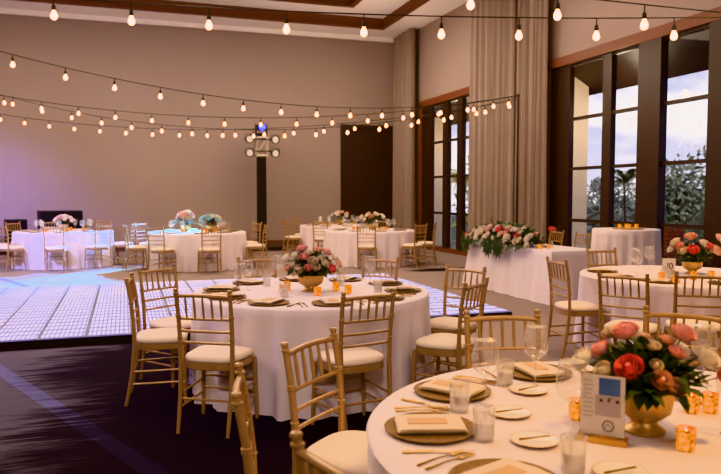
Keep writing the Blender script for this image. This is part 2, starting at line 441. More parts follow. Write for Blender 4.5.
window('window_1', NW0, NW1 - 0.04,
       [(11.74, 12.38, 0.0, 0.10, 'dark_wood'), (10.50, 10.74, -0.01, 0.10, 'dark_wood'), (9.25, 9.77, -0.05, 0.10, 'dark_wood'), (7.62, 8.27, -0.05, 0.10, 'dark_wood'), (6.4, 6.62, -0.01, 0.10, 'dark_wood')],
       [(10.74, 11.74), (9.77, 10.50), (8.27, 9.25), (6.62, 7.62), (NW0, 6.4)])
window('window_2', FW0, FW1 - 0.05,
       [(18.24, 18.90, 0.0, 0.10, 'dark_wood'), (17.17, 17.46, -0.01, 0.10, 'dark_wood'), (16.30, 16.58, -0.02, 0.10, 'dark_wood'), (15.50, 15.75, -0.01, 0.10, 'dark_wood')],
       [(17.46, 18.24), (16.58, 17.17), (15.75, 16.30), (FW0, 15.50)])

# ------------------------------------------------------------------ outside
gz = -2.6
t = MB(); t.grid(lambda u, v: (WX + 3.2 + u * 180, -60 + v * 220, gz - 0.5 + 0.9 * sin(u * 9) * cos(v * 7)), 24, 24)
struct('ground_outside', t, M['terrain'])
struct('terrace_outside', MB().box((WX + 0.3, 2, -0.4), (WX + 3.4, WY + 2, -0.04)), M['terrace'])
ev = MB(); ev.add([(WX + 0.3, 2, 4.5), (WX + 1.6, 2, 3.76), (WX + 1.6, WY, 3.76), (WX + 0.3, WY, 4.5), (WX + 0.3, 2, 4.75), (WX + 1.6, 2, 4.05), (WX + 1.6, WY, 4.05), (WX + 0.3, WY, 4.75)],
                  [(0, 3, 2, 1), (4, 5, 6, 7), (0, 1, 5, 4), (1, 2, 6, 5), (2, 3, 7, 6), (3, 0, 4, 7)])
struct('roof_outside', ev, M['dark_wood'])
struct('column_outside', MB().box((9.02, 13.0, -0.05), (9.62, 13.7, 4.1)), M['stone'])
struct('far_column_outside', MB().box((9.2, 20.3, -0.05), (9.9, 21.0, 4.0)), M['stone'])
bp = MB(); bp.add([(9.0, 9.76, -0.05), (9.16, 9.98, -0.05), (9.0, 10.0, -0.05)], [])
bp.v, bp.f = [], []
bp.add([(8.92, 9.84, -0.04), (9.14, 9.84, -0.04), (9.14, 10.06, -0.04), (8.92, 10.06, -0.04), (8.84, 9.70, 0.98), (9.2, 9.70, 0.98), (9.2, 10.1, 0.98), (8.84, 10.1, 0.98)],
       [(0, 3, 2, 1), (4, 5, 6, 7), (0, 1, 5, 4), (1, 2, 6, 5), (2, 3, 7, 6), (3, 0, 4, 7)])
tag(bp.build('brick_pedestal', M['brick']), 'tapered red brick pedestal seen through the lowest window pane beside the tall draped table', 'pedestal')

def leaf_quad(mb, p, d, n, l, w):
    d = d.normalized(); s_ = d.cross(n)
    s_ = s_.normalized() if s_.length > 1e-4 else Vector((1, 0, 0))
    nn = s_.cross(d)
    mb.add([p, p + d * l * 0.5 + s_ * w * 0.5 + nn * w * 0.12, p + d * l, p + d * l * 0.5 - s_ * w * 0.5 + nn * w * 0.12], [(0, 1, 2, 3)])

def rnd_dir(rg):
    while True:
        v = Vector((rg.uniform(-1, 1), rg.uniform(-1, 1), rg.uniform(-1, 1)))
        if 0.05 < v.length < 1: return v.normalized()

def leafy_tree(name, label, x, y, z0, h, rad, mat, n=900, seed=1, leaf=0.28, cat='tree', lobes=9, group=None):
    rg = random.Random(seed)
    o = empty(name, (x, y, z0), 0, label, cat, group)
    tr = MB(); tr.tube([(0, 0, 0), (0.1, 0.05, h * 0.35), (0, 0.1, h * 0.75)], [h * 0.03, h * 0.022, h * 0.01], 8)
    cs = []
    for i in range(lobes):
        a = rg.uniform(0, 2 * pi); rr = rad * rg.uniform(0.1, 0.75); z = h * rg.uniform(0.45, 0.88)
        c = Vector((rr * cos(a), rr * sin(a), z)); cs.append((c, rad * rg.uniform(0.3, 0.5)))
        tr.tube([(0, 0.05, h * rg.uniform(0.25, 0.5)), c * 0.6 + Vector((0, 0, z * 0.3)), c], [h * 0.012, h * 0.008, h * 0.004], 5)
    tr.build('trunk', M['bark'], o)
    fo = MB()
    for i in range(n):
        c, r = rg.choice(cs); d = rnd_dir(rg)
        p = c + d * r * rg.random() ** 0.4
        leaf_quad(fo, p, (d + rnd_dir(rg) * 0.8), rnd_dir(rg), leaf * rg.uniform(0.6, 1.3), leaf * 0.5)
    fo.build('foliage', mat, o, 180)
    return o

def palm(name, label, x, y, z0, h, L_, mat, seed=1, nf=14, cat='palm tree', upright=0.4):
    rg = random.Random(seed)
    o = empty(name, (x, y, z0), 0, label, cat)
    tr = MB(); tr.tube([(0, 0, 0), (0.08, 0, h * 0.5), (0, 0.05, h)], [0.04, 0.035, 0.03], 8); tr.build('trunk', M['bark'], o)
    fo = MB()
    for i in range(nf):
        a = 2 * pi * i / nf + rg.uniform(-0.2, 0.2); e = rg.uniform(0.1, 1.0) * upright + 0.25
        pts = []
        for k in range(9):
            s_ = k / 8.0
            rr = L_ * s_ * cos(e) ; zz = L_ * (s_ * sin(e) - 0.55 * s_ * s_)
            pts.append(Vector((rr * cos(a), rr * sin(a), h + zz)))
        fo.tube(pts, [0.02] * 8 + [0.006], 4)
        for k in range(1, 9):
            for q in (0.0, 0.5):
                p = pts[k - 1].lerp(pts[k], 1 - q); t_ = (pts[k] - pts[k - 1]).normalized()
                side = t_.cross(Vector((0, 0, 1))).normalized()
                for sg in (-1, 1):
                    leaf_quad(fo, p, side * sg + t_ * 0.7 + Vector((0, 0, -0.25)), Vector((0, 0, 1)), L_ * 0.34 * (1.05 - 0.7 * abs(k / 8 - 0.45)), L_ * 0.055)
    fo.build('fronds', mat, o, 180)
    return o
palm('palm_tree', 'dark spiky palm outside the middle pane of the near window', 15.0, 18.35, gz, 4.5, 1.1, M['palm_leaf'], 3, 18, upright=1.1)
leafy_tree('leafy_tree', 'bushy tree filling the wide pane of the near window', 17.6, 18.9, gz, 5.4, 1.9, M['tree_leaf'], 2600, 5, 0.21, lobes=13)
leafy_tree('leafy_tree', 'loose branching tree rising at the right edge of the near window', 14.0, 13.1, gz, 5.9, 1.25, M['tree_leaf'], 800, 8, 0.26)
spots = [(28, 37.5, 4.3), (28.5, 34, 4.5), (27.5, 31, 4.3), (29.5, 28, 4.5), (26, 25, 4.4), (27, 21.5, 4.6), (45, 57, 5.9), (46, 49, 5.7), (46, 42, 6.1), (45, 35, 5.8), (21, 29, 4.0), (21, 25.3, 3.9), (20.5, 21.8, 4.0)]
srt = sorted(range(len(spots)), key=lambda i: screen_x(spots[i]))
for rank, i in enumerate(srt):
    x, y, h = spots[i]
    leafy_tree('distant_tree', 'hazy grey-green tree on the horizon beyond the near window, ' + ORD[rank], x, y, gz, h, 1.75 if h < 5 else 2.4, M['far_leaf'], 900, 40 + i, 0.42, group='trees on the horizon')
palm('palm_tree', 'bright yellow-green palm outside the far window', 11.7, 23.2, 0.0, 2.0, 1.5, M['lit_palm'], 11, 15, upright=0.8)
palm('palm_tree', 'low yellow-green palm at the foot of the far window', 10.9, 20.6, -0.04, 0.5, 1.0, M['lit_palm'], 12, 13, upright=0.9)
leafy_tree('leafy_tree', 'dense green shrub tree behind the palms outside the far window', 15.0, 27.5, -0.5, 4.0, 1.9, M['tree_leaf'], 1500, 21, 0.26)

# ------------------------------------------------------------------ curtains
def curtain(y0, y1, x, label, seed, folds):
    rg = random.Random(seed)
    ph = [rg.uniform(0, 6.28) for _ in range(4)]
    L_ = y1 - y0
    def fn(u, v):
        z = 0.02 + v * (CZ - 0.04)
        w = sin(2 * pi * folds * u + ph[0] + 1.5 * sin(2 * pi * u * 2.1 + ph[1]) + 0.25 * v) + 0.5 * sin(2 * pi * folds * 1.63 * u + ph[2] + 0.4 * v) + 0.4 * sin(2 * pi * folds * 0.43 * u + ph[3])
        amp = 0.062 * (1.0 - 0.2 * v)
        spread = 1.0 + 0.05 * (1 - v)
        return (x + amp * w, (y0 + y1) / 2 + (u - 0.5) * L_ * spread + 0.02 * sin(6 * u + 3 * v), z)
    mb = MB(); mb.grid(fn, int(folds * 14), 12)
    return tag(mb.build('curtain', M['curtain'], None, 180), label, 'curtain', 'floor-length curtains')
curtain(18.95, 20.35, WX - 0.27, 'taupe pleated curtain in the far corner beside the brown door', 1, 8)
curtain(13.35, 15.3, WX - 0.27, 'wide taupe pleated curtain between the two windows, behind the light pole', 2, 9)
curtain(12.18, 13.2, WX - 0.27, 'taupe pleated curtain overlapping the near window frame', 3, 7)

# ------------------------------------------------------------------ LED dance floor
dx0, dx1, dy0, dy1, dz = -9.4, 4.55, 7.6, 12.1, 0.10
df = empty('dance_floor', (dx1, dy0, 0), 0, 'low black-edged dance floor stage of glowing white LED tiles', 'dance floor')
MB().box((dx0 - dx1, 0, 0), (0, dy1 - dy0, dz - 0.012)).build('stage_base', M['black'], df)
ts = 0.45
MB().box((dx0 - dx1 + 0.02, 0.02, dz - 0.012), (-0.02, dy1 - dy0 - 0.02, dz - 0.008)).build('tile_bed', M['bed'], df)
tile = MB().box((0.021, 0.012, -0.012), (ts - 0.021, ts - 0.012, 0.0)).mesh('led_tile', M['led'])
tiles = []
for i in range(int((dx1 - dx0) / ts)):
    for j in range(int((dy1 - dy0) / ts + 0.01)):
        tiles.append((-(i + 1) * ts, j * ts))
# tile face texture uses object space: all tiles share one face mesh
def vis(t_):
    X, Y = dx1 + t_[0] + ts / 2, dy0 + t_[1] + ts / 2
    d = X * sin(YAW) + Y * cos(YAW); a = X * cos(YAW) - Y * sin(YAW)
    return abs(a / d) < 0.54
inv = [q for q in tiles if vis(q)]
inv.sort(key=lambda q: (q[1], -q[0]))
near, rest = inv[:100], inv[100:] + [q for q in tiles if not vis(q)]
for q in near: put('led_tile', tile, df, (q[0], q[1], dz))
mb = MB()
for q in rest: mb.box((q[0] + 0.021, q[1] + 0.012, dz - 0.012), (q[0] + ts - 0.021, q[1] + ts - 0.012, dz))
tag(mb.build('led_tiles', M['led'], df), kind='stuff')

# ------------------------------------------------------------------ chiavari chair
def chair_proto():
    t = empty('chiavari_chair', (0, 0, 0))
    W = 0.180
    # rear posts with turned knobs
    path = [(0.0, -0.262), (0.10, -0.240), (0.25, -0.213), (0.44, -0.196), (0.60, -0.200), (0.76, -0.216), (0.905, -0.243)]
    def py(z):
        for (a, ya), (b, yb) in zip(path, path[1:]):
            if a <= z <= b: return ya + (yb - ya) * (z - a) / (b - a)
        return path[-1][1]
    for sx in (-1, 1):
        m = MB()
        m.tube([(sx * (W - 0.012 + 0.014 * min(z, .9) / .9), y, z) for z, y in path], [0.0115, 0.0135, 0.0145, 0.0155, 0.0145, 0.0140, 0.0130], 10)
        for z in (0.60, 0.735, 0.745, 0.885):
            m.lathe([(0.012, -0.008), (0.0185, -0.003), (0.0185, 0.003), (0.012, 0.008)], 10, (sx * (W - 0.012 + 0.014 * z / .9), py(z), z))
        m.lathe([(0.012, 0.0), (0.017, 0.006), (0.015, 0.014), (0.0, 0.018)], 10, (sx * W * 1.011, -0.243, 0.902))
        m.build('leg', M['gold_wood'], t)
    for sx in (-1, 1):
        m = MB(); m.tube([(sx * 0.196, 0.150, 0.0), (sx * 0.188, 0.143, 0.22), (sx * 0.182, 0.138, 0.42)], [0.0115, 0.0145, 0.0165], 10)
        m.lathe([(0.013, -0.008), (0.019, 0), (0.013, 0.008)], 10, (sx * 0.189, 0.144, 0.16))
        m.build('leg', M['gold_wood'], t)
    # seat frame and cushion, a rounded trapezoid
    def outline(s_, n=36):
        out = []
        for k in range(n):
            a = 2 * pi * k / n
            c_, d_ = cos(a), sin(a)
            x = abs(c_) ** 0.55 * (1 if c_ >= 0 else -1); y = abs(d_) ** 0.55 * (1 if d_ >= 0 else -1)
            out.append((x * (0.192 + 0.014 * y) * s_, -0.018 + y * 0.182 * s_))
        return out
    def slab(levels, n=36):
        m = MB(); vs = []
        for s_, z in levels: vs += [(x, y, z) for x, y in outline(s_, n)]
        fs = [(i * n + k, i * n + (k + 1) % n, (i + 1) * n + (k + 1) % n, (i + 1) * n + k) for i in range(len(levels) - 1) for k in range(n)]
        fs.append(tuple(reversed(range(n)))); fs.append(tuple((len(levels) - 1) * n + k for k in range(n)))
        return m.add(vs, fs)
    slab([(0.95, 0.395), (1.0, 0.40), (1.0, 0.436), (0.97, 0.44)]).build('seat', M['gold_wood'], t)
    slab([(0.96, 0.44), (1.01, 0.450), (1.02, 0.463), (0.98, 0.478), (0.86, 0.488), (0.55, 0.494), (0.2, 0.496)]).build('cushion', M['ivory'], t, 80)
    # back: arched crest rail, three slimmer rails, five spindles
    m = MB(); m.tube([(x, py(0.868) - 0.012 * (1 - (x / 0.18) ** 2), 0.868 + 0.008 * (1 - (x / 0.18) ** 2)) for x in [-0.178 + 0.356 * k / 8 for k in range(9)]], 0.0125, 8); m.build('crest_rail', M['gold_wood'], t)
    for z in (0.725, 0.645, 0.572):
        m = MB(); m.tube([(x, py(z) - 0.010 * (1 - (x / 0.18) ** 2), z) for x in [-0.176 + 0.352 * k / 6 for k in range(7)]], 0.0088, 8); m.build('back_rail', M['gold_wood'], t)
    for k in range(5):
        x = -0.118 + 0.059 * k
        m = MB(); bow = lambda z: py(z) - 0.011 * (1 - (x / 0.18) ** 2)
        m.tube([(x, bow(0.725), 0.725), (x, bow(0.795), 0.795), (x, bow(0.868), 0.872)], [0.0062, 0.0085, 0.0062], 8); m.build('spindle', M['gold_wood'], t)
    for sx in (-1, 1):
        for z in (0.155, 0.245):
            m = MB(); m.tube([(sx * 0.172, py(z), z), (sx * 0.190, 0.145, z + 0.008)], 0.0078, 8); m.build('stretcher', M['gold_wood'], t)
    m = MB(); m.tube([(-0.17, py(0.215), 0.215), (0.17, py(0.215), 0.215)], 0.0078, 8); m.build('stretcher', M['gold_wood'], t)
    for z in (0.19, 0.275):
        m = MB(); m.tube([(-0.188, 0.144, z), (0.188, 0.144, z)], 0.0078, 8); m.build('stretcher', M['gold_wood'], t)
    return reg(t)
chair0 = chair_proto(); chair_used = [False]
CS = 1.025; BT = 0.243 * CS
POSES = []
def chair_back_at(bx, by, face, label, group):
    """chair whose crest stands over (bx, by), facing the direction `face` (radians from +X)"""
    ox, oy = bx + BT * cos(face), by + BT * sin(face); rz = face - pi / 2
    POSES.append((ox, oy, face))
    if not chair_used[0]:
        chair_used[0] = True
        chair0.location = (ox, oy, 0); chair0.rotation_euler = (0, 0, rz); tag(chair0, label, 'chair', group); chair0.scale = (CS, CS, CS); return chair0
    o = copy_tree(chair0, (ox, oy, 0), rz, label, group); o['category'] = 'chair'; return o
def chair_round(cx, cy, deg, label, group, rad=1.50, turn=0):
    a = R(deg); return chair_back_at(cx + rad * cos(a), cy + rad * sin(a), a + pi + R(turn), label, group)

CT, FG, MT = (1.43, 5.5), (1.65, 1.85), (5.15, 5.45)
T1, T2, T3, T4 = (-1.28, 16.71), (1.47, 15.36), (5.37, 17.75), (5.28, 15.03)
# ------------------------------------------------------------------ chairs
G = 'gold chiavari chairs around the centre table'
chair_back_at(0.455, 4.50, R(58), 'gold chair with its back to the camera, left front of the central table', G)
chair_back_at(0.02, 5.48, R(-6), 'gold chair turned side-on, leftmost at the central table on dark carpet', G)
chair_back_at(0.25, 6.16, R(-52), 'gold chair at the dance floor edge, just behind the side-on leftmost chair', G)
chair_back_at(1.447, 4.125, R(102), 'gold chair straight in front of the central table, below its flowers', G)
chair_back_at(2.34, 4.39, R(128), 'gold chair right front of the central table, seat turned left', G)
chair_back_at(2.74, 5.335, R(210), 'gold chair right of the central table near the dance floor corner', G)
chair_back_at(2.37, 6.42, R(222), 'gold chair behind the central table, right of the roses', G)
chair_back_at(1.22, 6.82, R(-80), 'gold chair behind the central table, left of the roses', G)
G = 'gold chiavari chairs around the closest table'
chair_back_at(0.74, 2.87, R(-48), 'gold chair at the upper left of the closest table, spindles tilted, empty seat showing', G)
chair_back_at(0.34, 2.27, R(-10), 'gold chair seen edge-on as a single post left of the closest table', G)
chair_back_at(0.448, 1.505, R(16), 'gold chair cut off by the bottom edge, only one post and rail showing', G)
chair_back_at(1.845, 3.18, R(-105), 'gold chair facing us behind the closest table, beyond the wine glasses', G)
chair_back_at(2.78, 2.92, R(-138), 'gold chair facing us behind the closest table, beyond the pink roses', G)
G = 'gold chiavari chairs around the window-side table'
chair_back_at(3.655, 4.48, R(31), 'gold chair with back to us at the window-side table, left of its neighbour', G)
chair_back_at(4.26, 4.30, R(57), 'gold chair with back to us at the window-side table, at right picture edge', G)
chair_back_at(3.88, 5.69, R(-7), 'gold chair turned right between the long white table and window-side table', G)
chair_back_at(5.15, 6.68, R(-90), 'gold chair behind the window-side table below the tall cocktail table', G)
G = 'gold chiavari chairs behind the long white table'
chair_back_at(7.14, 10.46, pi, 'gold chair behind the flower garland end, left one of two at the long table', G)
chair_back_at(7.14, 9.72, pi, 'gold chair behind the long white table, right one of two, beside cocktail table', G)
FAR = [  # table, angle list, group, labels
 (T1, 'gold chairs at the violet-lit far table', [(-138, 'back of gold chair with pale seat, left front of the violet-lit far table'), (-178, 'pale gold chair at the left picture edge beside the violet-lit far table'), (-93, 'gold chair with back to us, centred before the violet-lit far table'), (-55, 'gold chair with back to us, right front of the violet-lit far table'), (-12, 'gold chair turned left at the right end of the violet-lit far table'), (140, 'gold chair behind the violet-lit far table at its left end'), (105, 'gold chair behind the violet-lit far table, left of its flowers'), (58, 'gold chair behind the violet-lit far table, right of its flowers')]),
 (T2, 'gold chairs at the turquoise-lit far table', [(-172, 'teal-lit chair turned right at the left end of the turquoise-lit far table'), (-128, 'pale chair with back to us, left front of the turquoise-lit far table'), (-85, 'gold chair with back to us, centred before the turquoise-lit far table'), (-22, 'gold chair turned left below the lighting tower, right end of turquoise-lit table'), (140, 'gold chair behind the turquoise-lit far table, left of the flowers'), (62, 'gold chair behind the turquoise-lit far table, right of the flowers'), (22, 'gold chair behind the turquoise-lit far table near the tower')]),
 (T3, 'gold chairs at the back table by the door', [(-176, 'gold chair turned right, left end of the back table by the brown door'), (-125, 'gold chair with back to us, left front of the back table by the door'), (125, 'gold chair behind the back table by the door, at its left'), ]),
 (T4, 'gold chairs at the table near the corner curtain', [(-112, 'gold chair with back to us, centred before the corner curtain table'), (-62, 'gold chair turned left, right front of the corner curtain table'), (-28, 'gold chair turned left, right end of the corner curtain table by the window'), (60, 'gold chair behind the corner curtain table at its right')]),
]
for (cx, cy), g, lst in FAR:
    for deg, lb in lst: chair_round(cx, cy, deg, lb, g)

# ------------------------------------------------------------------ tables under floor-length cloths
def pushed(x, y, px, py, z):
    """where a chair is tucked in, its seat and legs press the hanging cloth inwards"""
    for ox, oy, f in POSES:
        dx, dy = x + px - ox, y + py - oy
        if dx * dx + dy * dy > 0.4: continue
        ly = dx * cos(f) + dy * sin(f); lx = abs(-dx * sin(f) + dy * cos(f))
        if lx < 0.34 and -0.3 < ly < 0.20:
            k = min(1.0, (0.34 - lx) / 0.09) * (1.0 if z < 0.54 else max(0.0, (0.74 - z) / 0.20))
            m = (0.20 - ly) * k; px += m * cos(f); py += m * sin(f)
    return (px, py, z)
def round_table(x, y, label, rad=0.955, h=0.76, seed=1, hem=1.01, folds=24, group='round banquet tables'):
    rg = random.Random(seed)
    ph = [rg.uniform(0, 6.28) for _ in range(3)]
    t = empty('round_table', (x, y, 0), 0, label, 'table', group)
    c = MB(); n, nz = 180, 12
    prof = [(0.0, 0)] + [(rad * k / 6, 0) for k in range(1, 6)] + [(rad - 0.012, 0), (rad, -0.012)]
    vs, fs = [(0, 0, h)], []
    rows = []
    for r_, dz_ in prof[1:]:
        rows.append([(r_ * cos(2 * pi * k / n), r_ * sin(2 * pi * k / n), h + dz_) for k in range(n)])
    for j in range(1, nz + 1):
        v = j / nz; z = (h - 0.012) * (1 - v) + 0.006
        row = []
        for k in range(n):
            a = 2 * pi * k / n
            w = sin(folds * a + ph[0] + 1.2 * sin(3 * a + ph[1])) + 0.4 * sin(folds * 1.7 * a + ph[2])
            r_ = rad + (hem - rad) * v ** 1.3 + 0.040 * v ** 0.8 * (w - 0.9)
            row.append(pushed(x, y, r_ * cos(a), r_ * sin(a), z))
        rows.append(row)
    for row in rows: vs += row
    for k in range(n): fs.append((0, 1 + k, 1 + (k + 1) % n))
    for i in range(len(rows) - 1):
        for k in range(n):
            k2 = (k + 1) % n
            fs.append((1 + i * n + k, 1 + (i + 1) * n + k, 1 + (i + 1) * n + k2, 1 + i * n + k2))
    c.add(vs, fs); c.build('tablecloth', M['cloth'], t, 60)
    MB().lathe([(0, h - 0.035), (rad - 0.03, h - 0.035), (rad - 0.03, h - 0.006), (0, h - 0.006)], 40).build('table_top', M['table_wood'], t)
    for k in range(4):
        a = pi / 4 + k * pi / 2
        MB().tube([(rad * 0.45 * cos(a), rad * 0.45 * sin(a), h - 0.03), (rad * 0.6 * cos(a), rad * 0.6 * sin(a), 0)], 0.016, 8).build('leg', M['steel'], t)
    return t
round_table(*CT, 'round table draped in ivory cloth with eight gold chairs beside the dance floor corner', seed=1)
round_table(*FG, 'closest round table in warm ivory cloth, set with a card stand and bowl of roses', seed=2)
round_table(*MT, 'ivory draped round table below the near window with a gold bowl of coral roses', seed=3)
round_table(*T1, 'far round table lit violet in front of the black speaker cabinets', rad=1.03, hem=1.09, seed=4)
round_table(*T2, 'far round table with turquoise lit flowers left of the lighting tower', rad=1.03, hem=1.09, seed=5)
round_table(*T3, 'ivory draped round table closest to the brown door in the back wall', rad=1.03, hem=1.09, seed=6)
round_table(*T4, 'ivory draped round table in front of another, near the corner curtain', rad=1.03, hem=1.09, seed=7)
round_table(7.25, 8.83, 'tall slim cocktail table under white cloth standing at the near window', rad=0.49, h=1.03, seed=8, hem=0.545, folds=15)

def long_table(x0, x1, y0, y1, h, label):
    t = empty('sweetheart_table', ((x0 + x1) / 2, (y0 + y1) / 2, 0), 0, label, 'table')
    hx, hy = (x1 - x0) / 2, (y1 - y0) / 2
    rg = random.Random(5); ph = [rg.uniform(0, 6.28) for _ in range(3)]
    n = 220; per = []
    rr = 0.03
    for k in range(n):                       # rounded rectangle outline with outward normals
        s_ = k / n * 4 * (hx + hy)
        if s_ < 2 * hx: p, nr = (-hx + s_, -hy), (0, -1)
        elif s_ < 2 * hx + 2 * hy: p, nr = (hx, -hy + s_ - 2 * hx), (1, 0)
        elif s_ < 4 * hx + 2 * hy: p, nr = (hx - (s_ - 2 * hx - 2 * hy), hy), (0, 1)
        else: p, nr = (-hx, hy - (s_ - 4 * hx - 2 * hy)), (-1, 0)
        cx_, cy_ = max(0, 1 - (hx - abs(p[0])) / 0.14), max(0, 1 - (hy - abs(p[1])) / 0.14)
        q = Vector((nr[0] + (cx_ if p[0] > 0 else -cx_) * (nr[0] == 0) * 0.9, nr[1] + (cy_ if p[1] > 0 else -cy_) * (nr[1] == 0) * 0.9))
        per.append((p, q, s_))
    rows = []
    for f in (0.0, 0.5, 0.985): rows.append([(p[0] * f, p[1] * f, h) for p, q, s_ in per])
    rows.append([(p[0], p[1], h - 0.012) for p, q, s_ in per])
    nz = 10
    for j in range(1, nz + 1):
        v = j / nz; row = []
        for p, q, s_ in per:
            w = sin(s_ * 15 + ph[0] + 1.3 * sin(s_ * 3.1 + ph[1])) + 0.4 * sin(s_ * 29 + ph[2])
            d = 0.09 * v ** 1.3 + 0.03 * v * w * 0.6
            row.append((p[0] + q.x * d, p[1] + q.y * d, (h - 0.012) * (1 - v) + 0.006))
        rows.append(row)
    vs = [q for r_ in rows for q in r_]
    fs = [(i * n + k, (i + 1) * n + k, (i + 1) * n + (k + 1) % n, i * n + (k + 1) % n) for i in range(len(rows) - 1) for k in range(n)]
    MB().add(vs, fs).build('tablecloth', M['cloth'], t, 60)
    MB().box((-hx + 0.02, -hy + 0.02, h - 0.035), (hx - 0.02, hy - 0.02, h - 0.006)).build('table_top', M['table_wood'], t)
    for sx in (-1, 1):
        for sy in (-1, 1): MB().tube([(sx * (hx - 0.08), sy * (hy - 0.1), h - 0.03), (sx * (hx - 0.08), sy * (hy - 0.1), 0)], 0.016, 8).build('leg', M['steel'], t)
    return t
long_table(5.66, 6.42, 8.42, 10.9, 0.76, 'long rectangular sweetheart table in white cloth carrying a lush flower garland')

# ------------------------------------------------------------------ roses and arrangements
def rose_mesh(name, mat, r=0.035, seed=1, det=4, openness=1.0):
    rg = random.Random(seed); mb = MB()
    mb.lathe([(0.0, -0.75 * r), (0.25 * r, -0.6 * r), (0.34 * r, -0.1 * r), (0.26 * r, 0.42 * r), (0.12 * r, 0.52 * r), (0.0, 0.50 * r)], 8)
    rings = [(3, 0.34, 0.66, 0), (4, 0.52, 0.64, 0), (5, 0.72, 0.56, 0), (5, 0.90, 0.38, 0), (6, 1.02, 0.14, 0)]
    for ri, (n, rad, top, _) in enumerate(rings):
        for k in range(n):
            a0 = 2 * pi * k / n + ri * 0.7 + rg.uniform(-0.15, 0.15); wid = 2 * pi / n * 0.74
            def fn(u, v, a0=a0, wid=wid, rad=rad, top=top, ri=ri):
                a = a0 + (u - 0.5) * wid * 2 * (0.45 + 0.55 * sin(pi * min(v + 0.15, 1.0) * 0.6))
                edge = 1 - 0.22 * (2 * u - 1) ** 2
                zz = -0.7 + (top + 0.7) * v * edge
                rr = rad * (0.30 + 0.70 * sin(pi * 0.5 * min(1.0, v * 1.35))) + (0.12 * v ** 5 * (ri - 1) * 0.5)
                return (rr * r * cos(a), rr * r * sin(a), zz * r)
            mb.grid(fn, det + 1, det + 1)
    return mb.mesh(name, mat, 180)
ROSE = {}
for i, nm in enumerate(('coral', 'pink', 'peach', 'cream', 'white_rose')):
    ROSE[nm] = rose_mesh('rose_' + nm, M[nm], 1.0, i + 1)
ROSELBL = {'coral': 'coral rose', 'pink': 'blush pink rose', 'peach': 'peach rose', 'cream': 'cream rose', 'white_rose': 'white rose', 'teal': 'pale turquoise lit flower'}
ROSE['teal'] = rose_mesh('rose_teal', M['teal_light_flower'], 1.0, 9)

def add_rose(parent, kind, p, d, r):
    o = put('rose', ROSE[kind], parent, p)
    o.rotation_mode = 'QUATERNION'; o.rotation_quaternion = Vector(d).to_track_quat('Z', 'Y'); o.scale = (r, r, r)
    o['label'] = ROSELBL[kind]; return o

def curved_leaf(mb, p, d, up, l, w):
    d = d.normalized(); s_ = d.cross(up)
    s_ = s_.normalized() if s_.length > 1e-3 else Vector((1, 0, 0)); n = s_.cross(d)
    pts = []
    for k in range(5):
        t_ = k / 4; c = p + d * l * t_ - Vector((0, 0, 1)) * l * 0.16 * t_ * t_
        ww = w * sin(pi * min(0.12 + t_ * 0.88, 1.0)) * 0.5
        pts += [c - s_ * ww + n * ww * 0.35, c, c + s_ * ww + n * ww * 0.35]
    mb.add(pts, [(k * 3 + i, k * 3 + i + 1, k * 3 + i + 4, k * 3 + i + 3) for k in range(4) for i in range(2)])

def bowl_mesh(s_=1.0):
    return [(0.0, 0.0), (0.058, 0.0), (0.060, 0.007), (0.050, 0.014), (0.038, 0.024), (0.036, 0.032), (0.048, 0.040), (0.074, 0.060), (0.080, 0.092), (0.083, 0.122), (0.080, 0.122), (0.075, 0.094), (0.05, 0.06), (0.0, 0.055)]

def arrangement(x, y, z, label, roses, s_=1.0, nleaf=190, seed=1, spread=(0.21, 0.21, 0.15), group='flower centrepieces', leafmat='leaf', bw=1.0):
    """footed bowl of flowers; roses = [(kind, dx, dy, dz, r)] relative to the bowl rim"""
    rg = random.Random(seed)
    t = empty('flower_centerpiece', (x, y, z), 0, label, 'flower arrangement', group)
    b = MB(); b.lathe([(r_ * s_ * bw, q * s_) for r_, q in bowl_mesh()], 32); b.build('bowl', M['gold_matte'], t, 60)
    top = 0.115 * s_
    fo = MB()
    for i in range(nleaf):
        a = rg.uniform(0, 2 * pi); e = rg.uniform(0.0, 1.3)
        d = Vector((cos(a) * cos(e), sin(a) * cos(e), sin(e)))
        k = rg.uniform(0.15, 0.82)
        p = Vector((d.x * spread[0] * k, d.y * spread[1] * k, top + 0.02 + max(d.z, -0.1) * spread[2] * k))
        curved_leaf(fo, p, d + rnd_dir(rg) * 0.6, Vector((0, 0, 1)), rg.uniform(0.035, 0.07) * s_, rg.uniform(0.02, 0.036) * s_)
    fo.build('foliage', M[leafmat], t, 180)
    st = MB()
    for kind, dx, dy, dz_, r in roses:
        st.tube([(dx * 0.1, dy * 0.1, top - 0.03), (dx * 0.6, dy * 0.6, top + dz_ * 0.5), (dx, dy, top + dz_)], 0.0025, 5)
    st.build('stems', M['stem'], t)
    for kind, dx, dy, dz_, r in roses:
        add_rose(t, kind, (dx, dy, top + dz_), (dx, dy, max(dz_, 0.02) * 1.0 + 0.02), r)
    return t

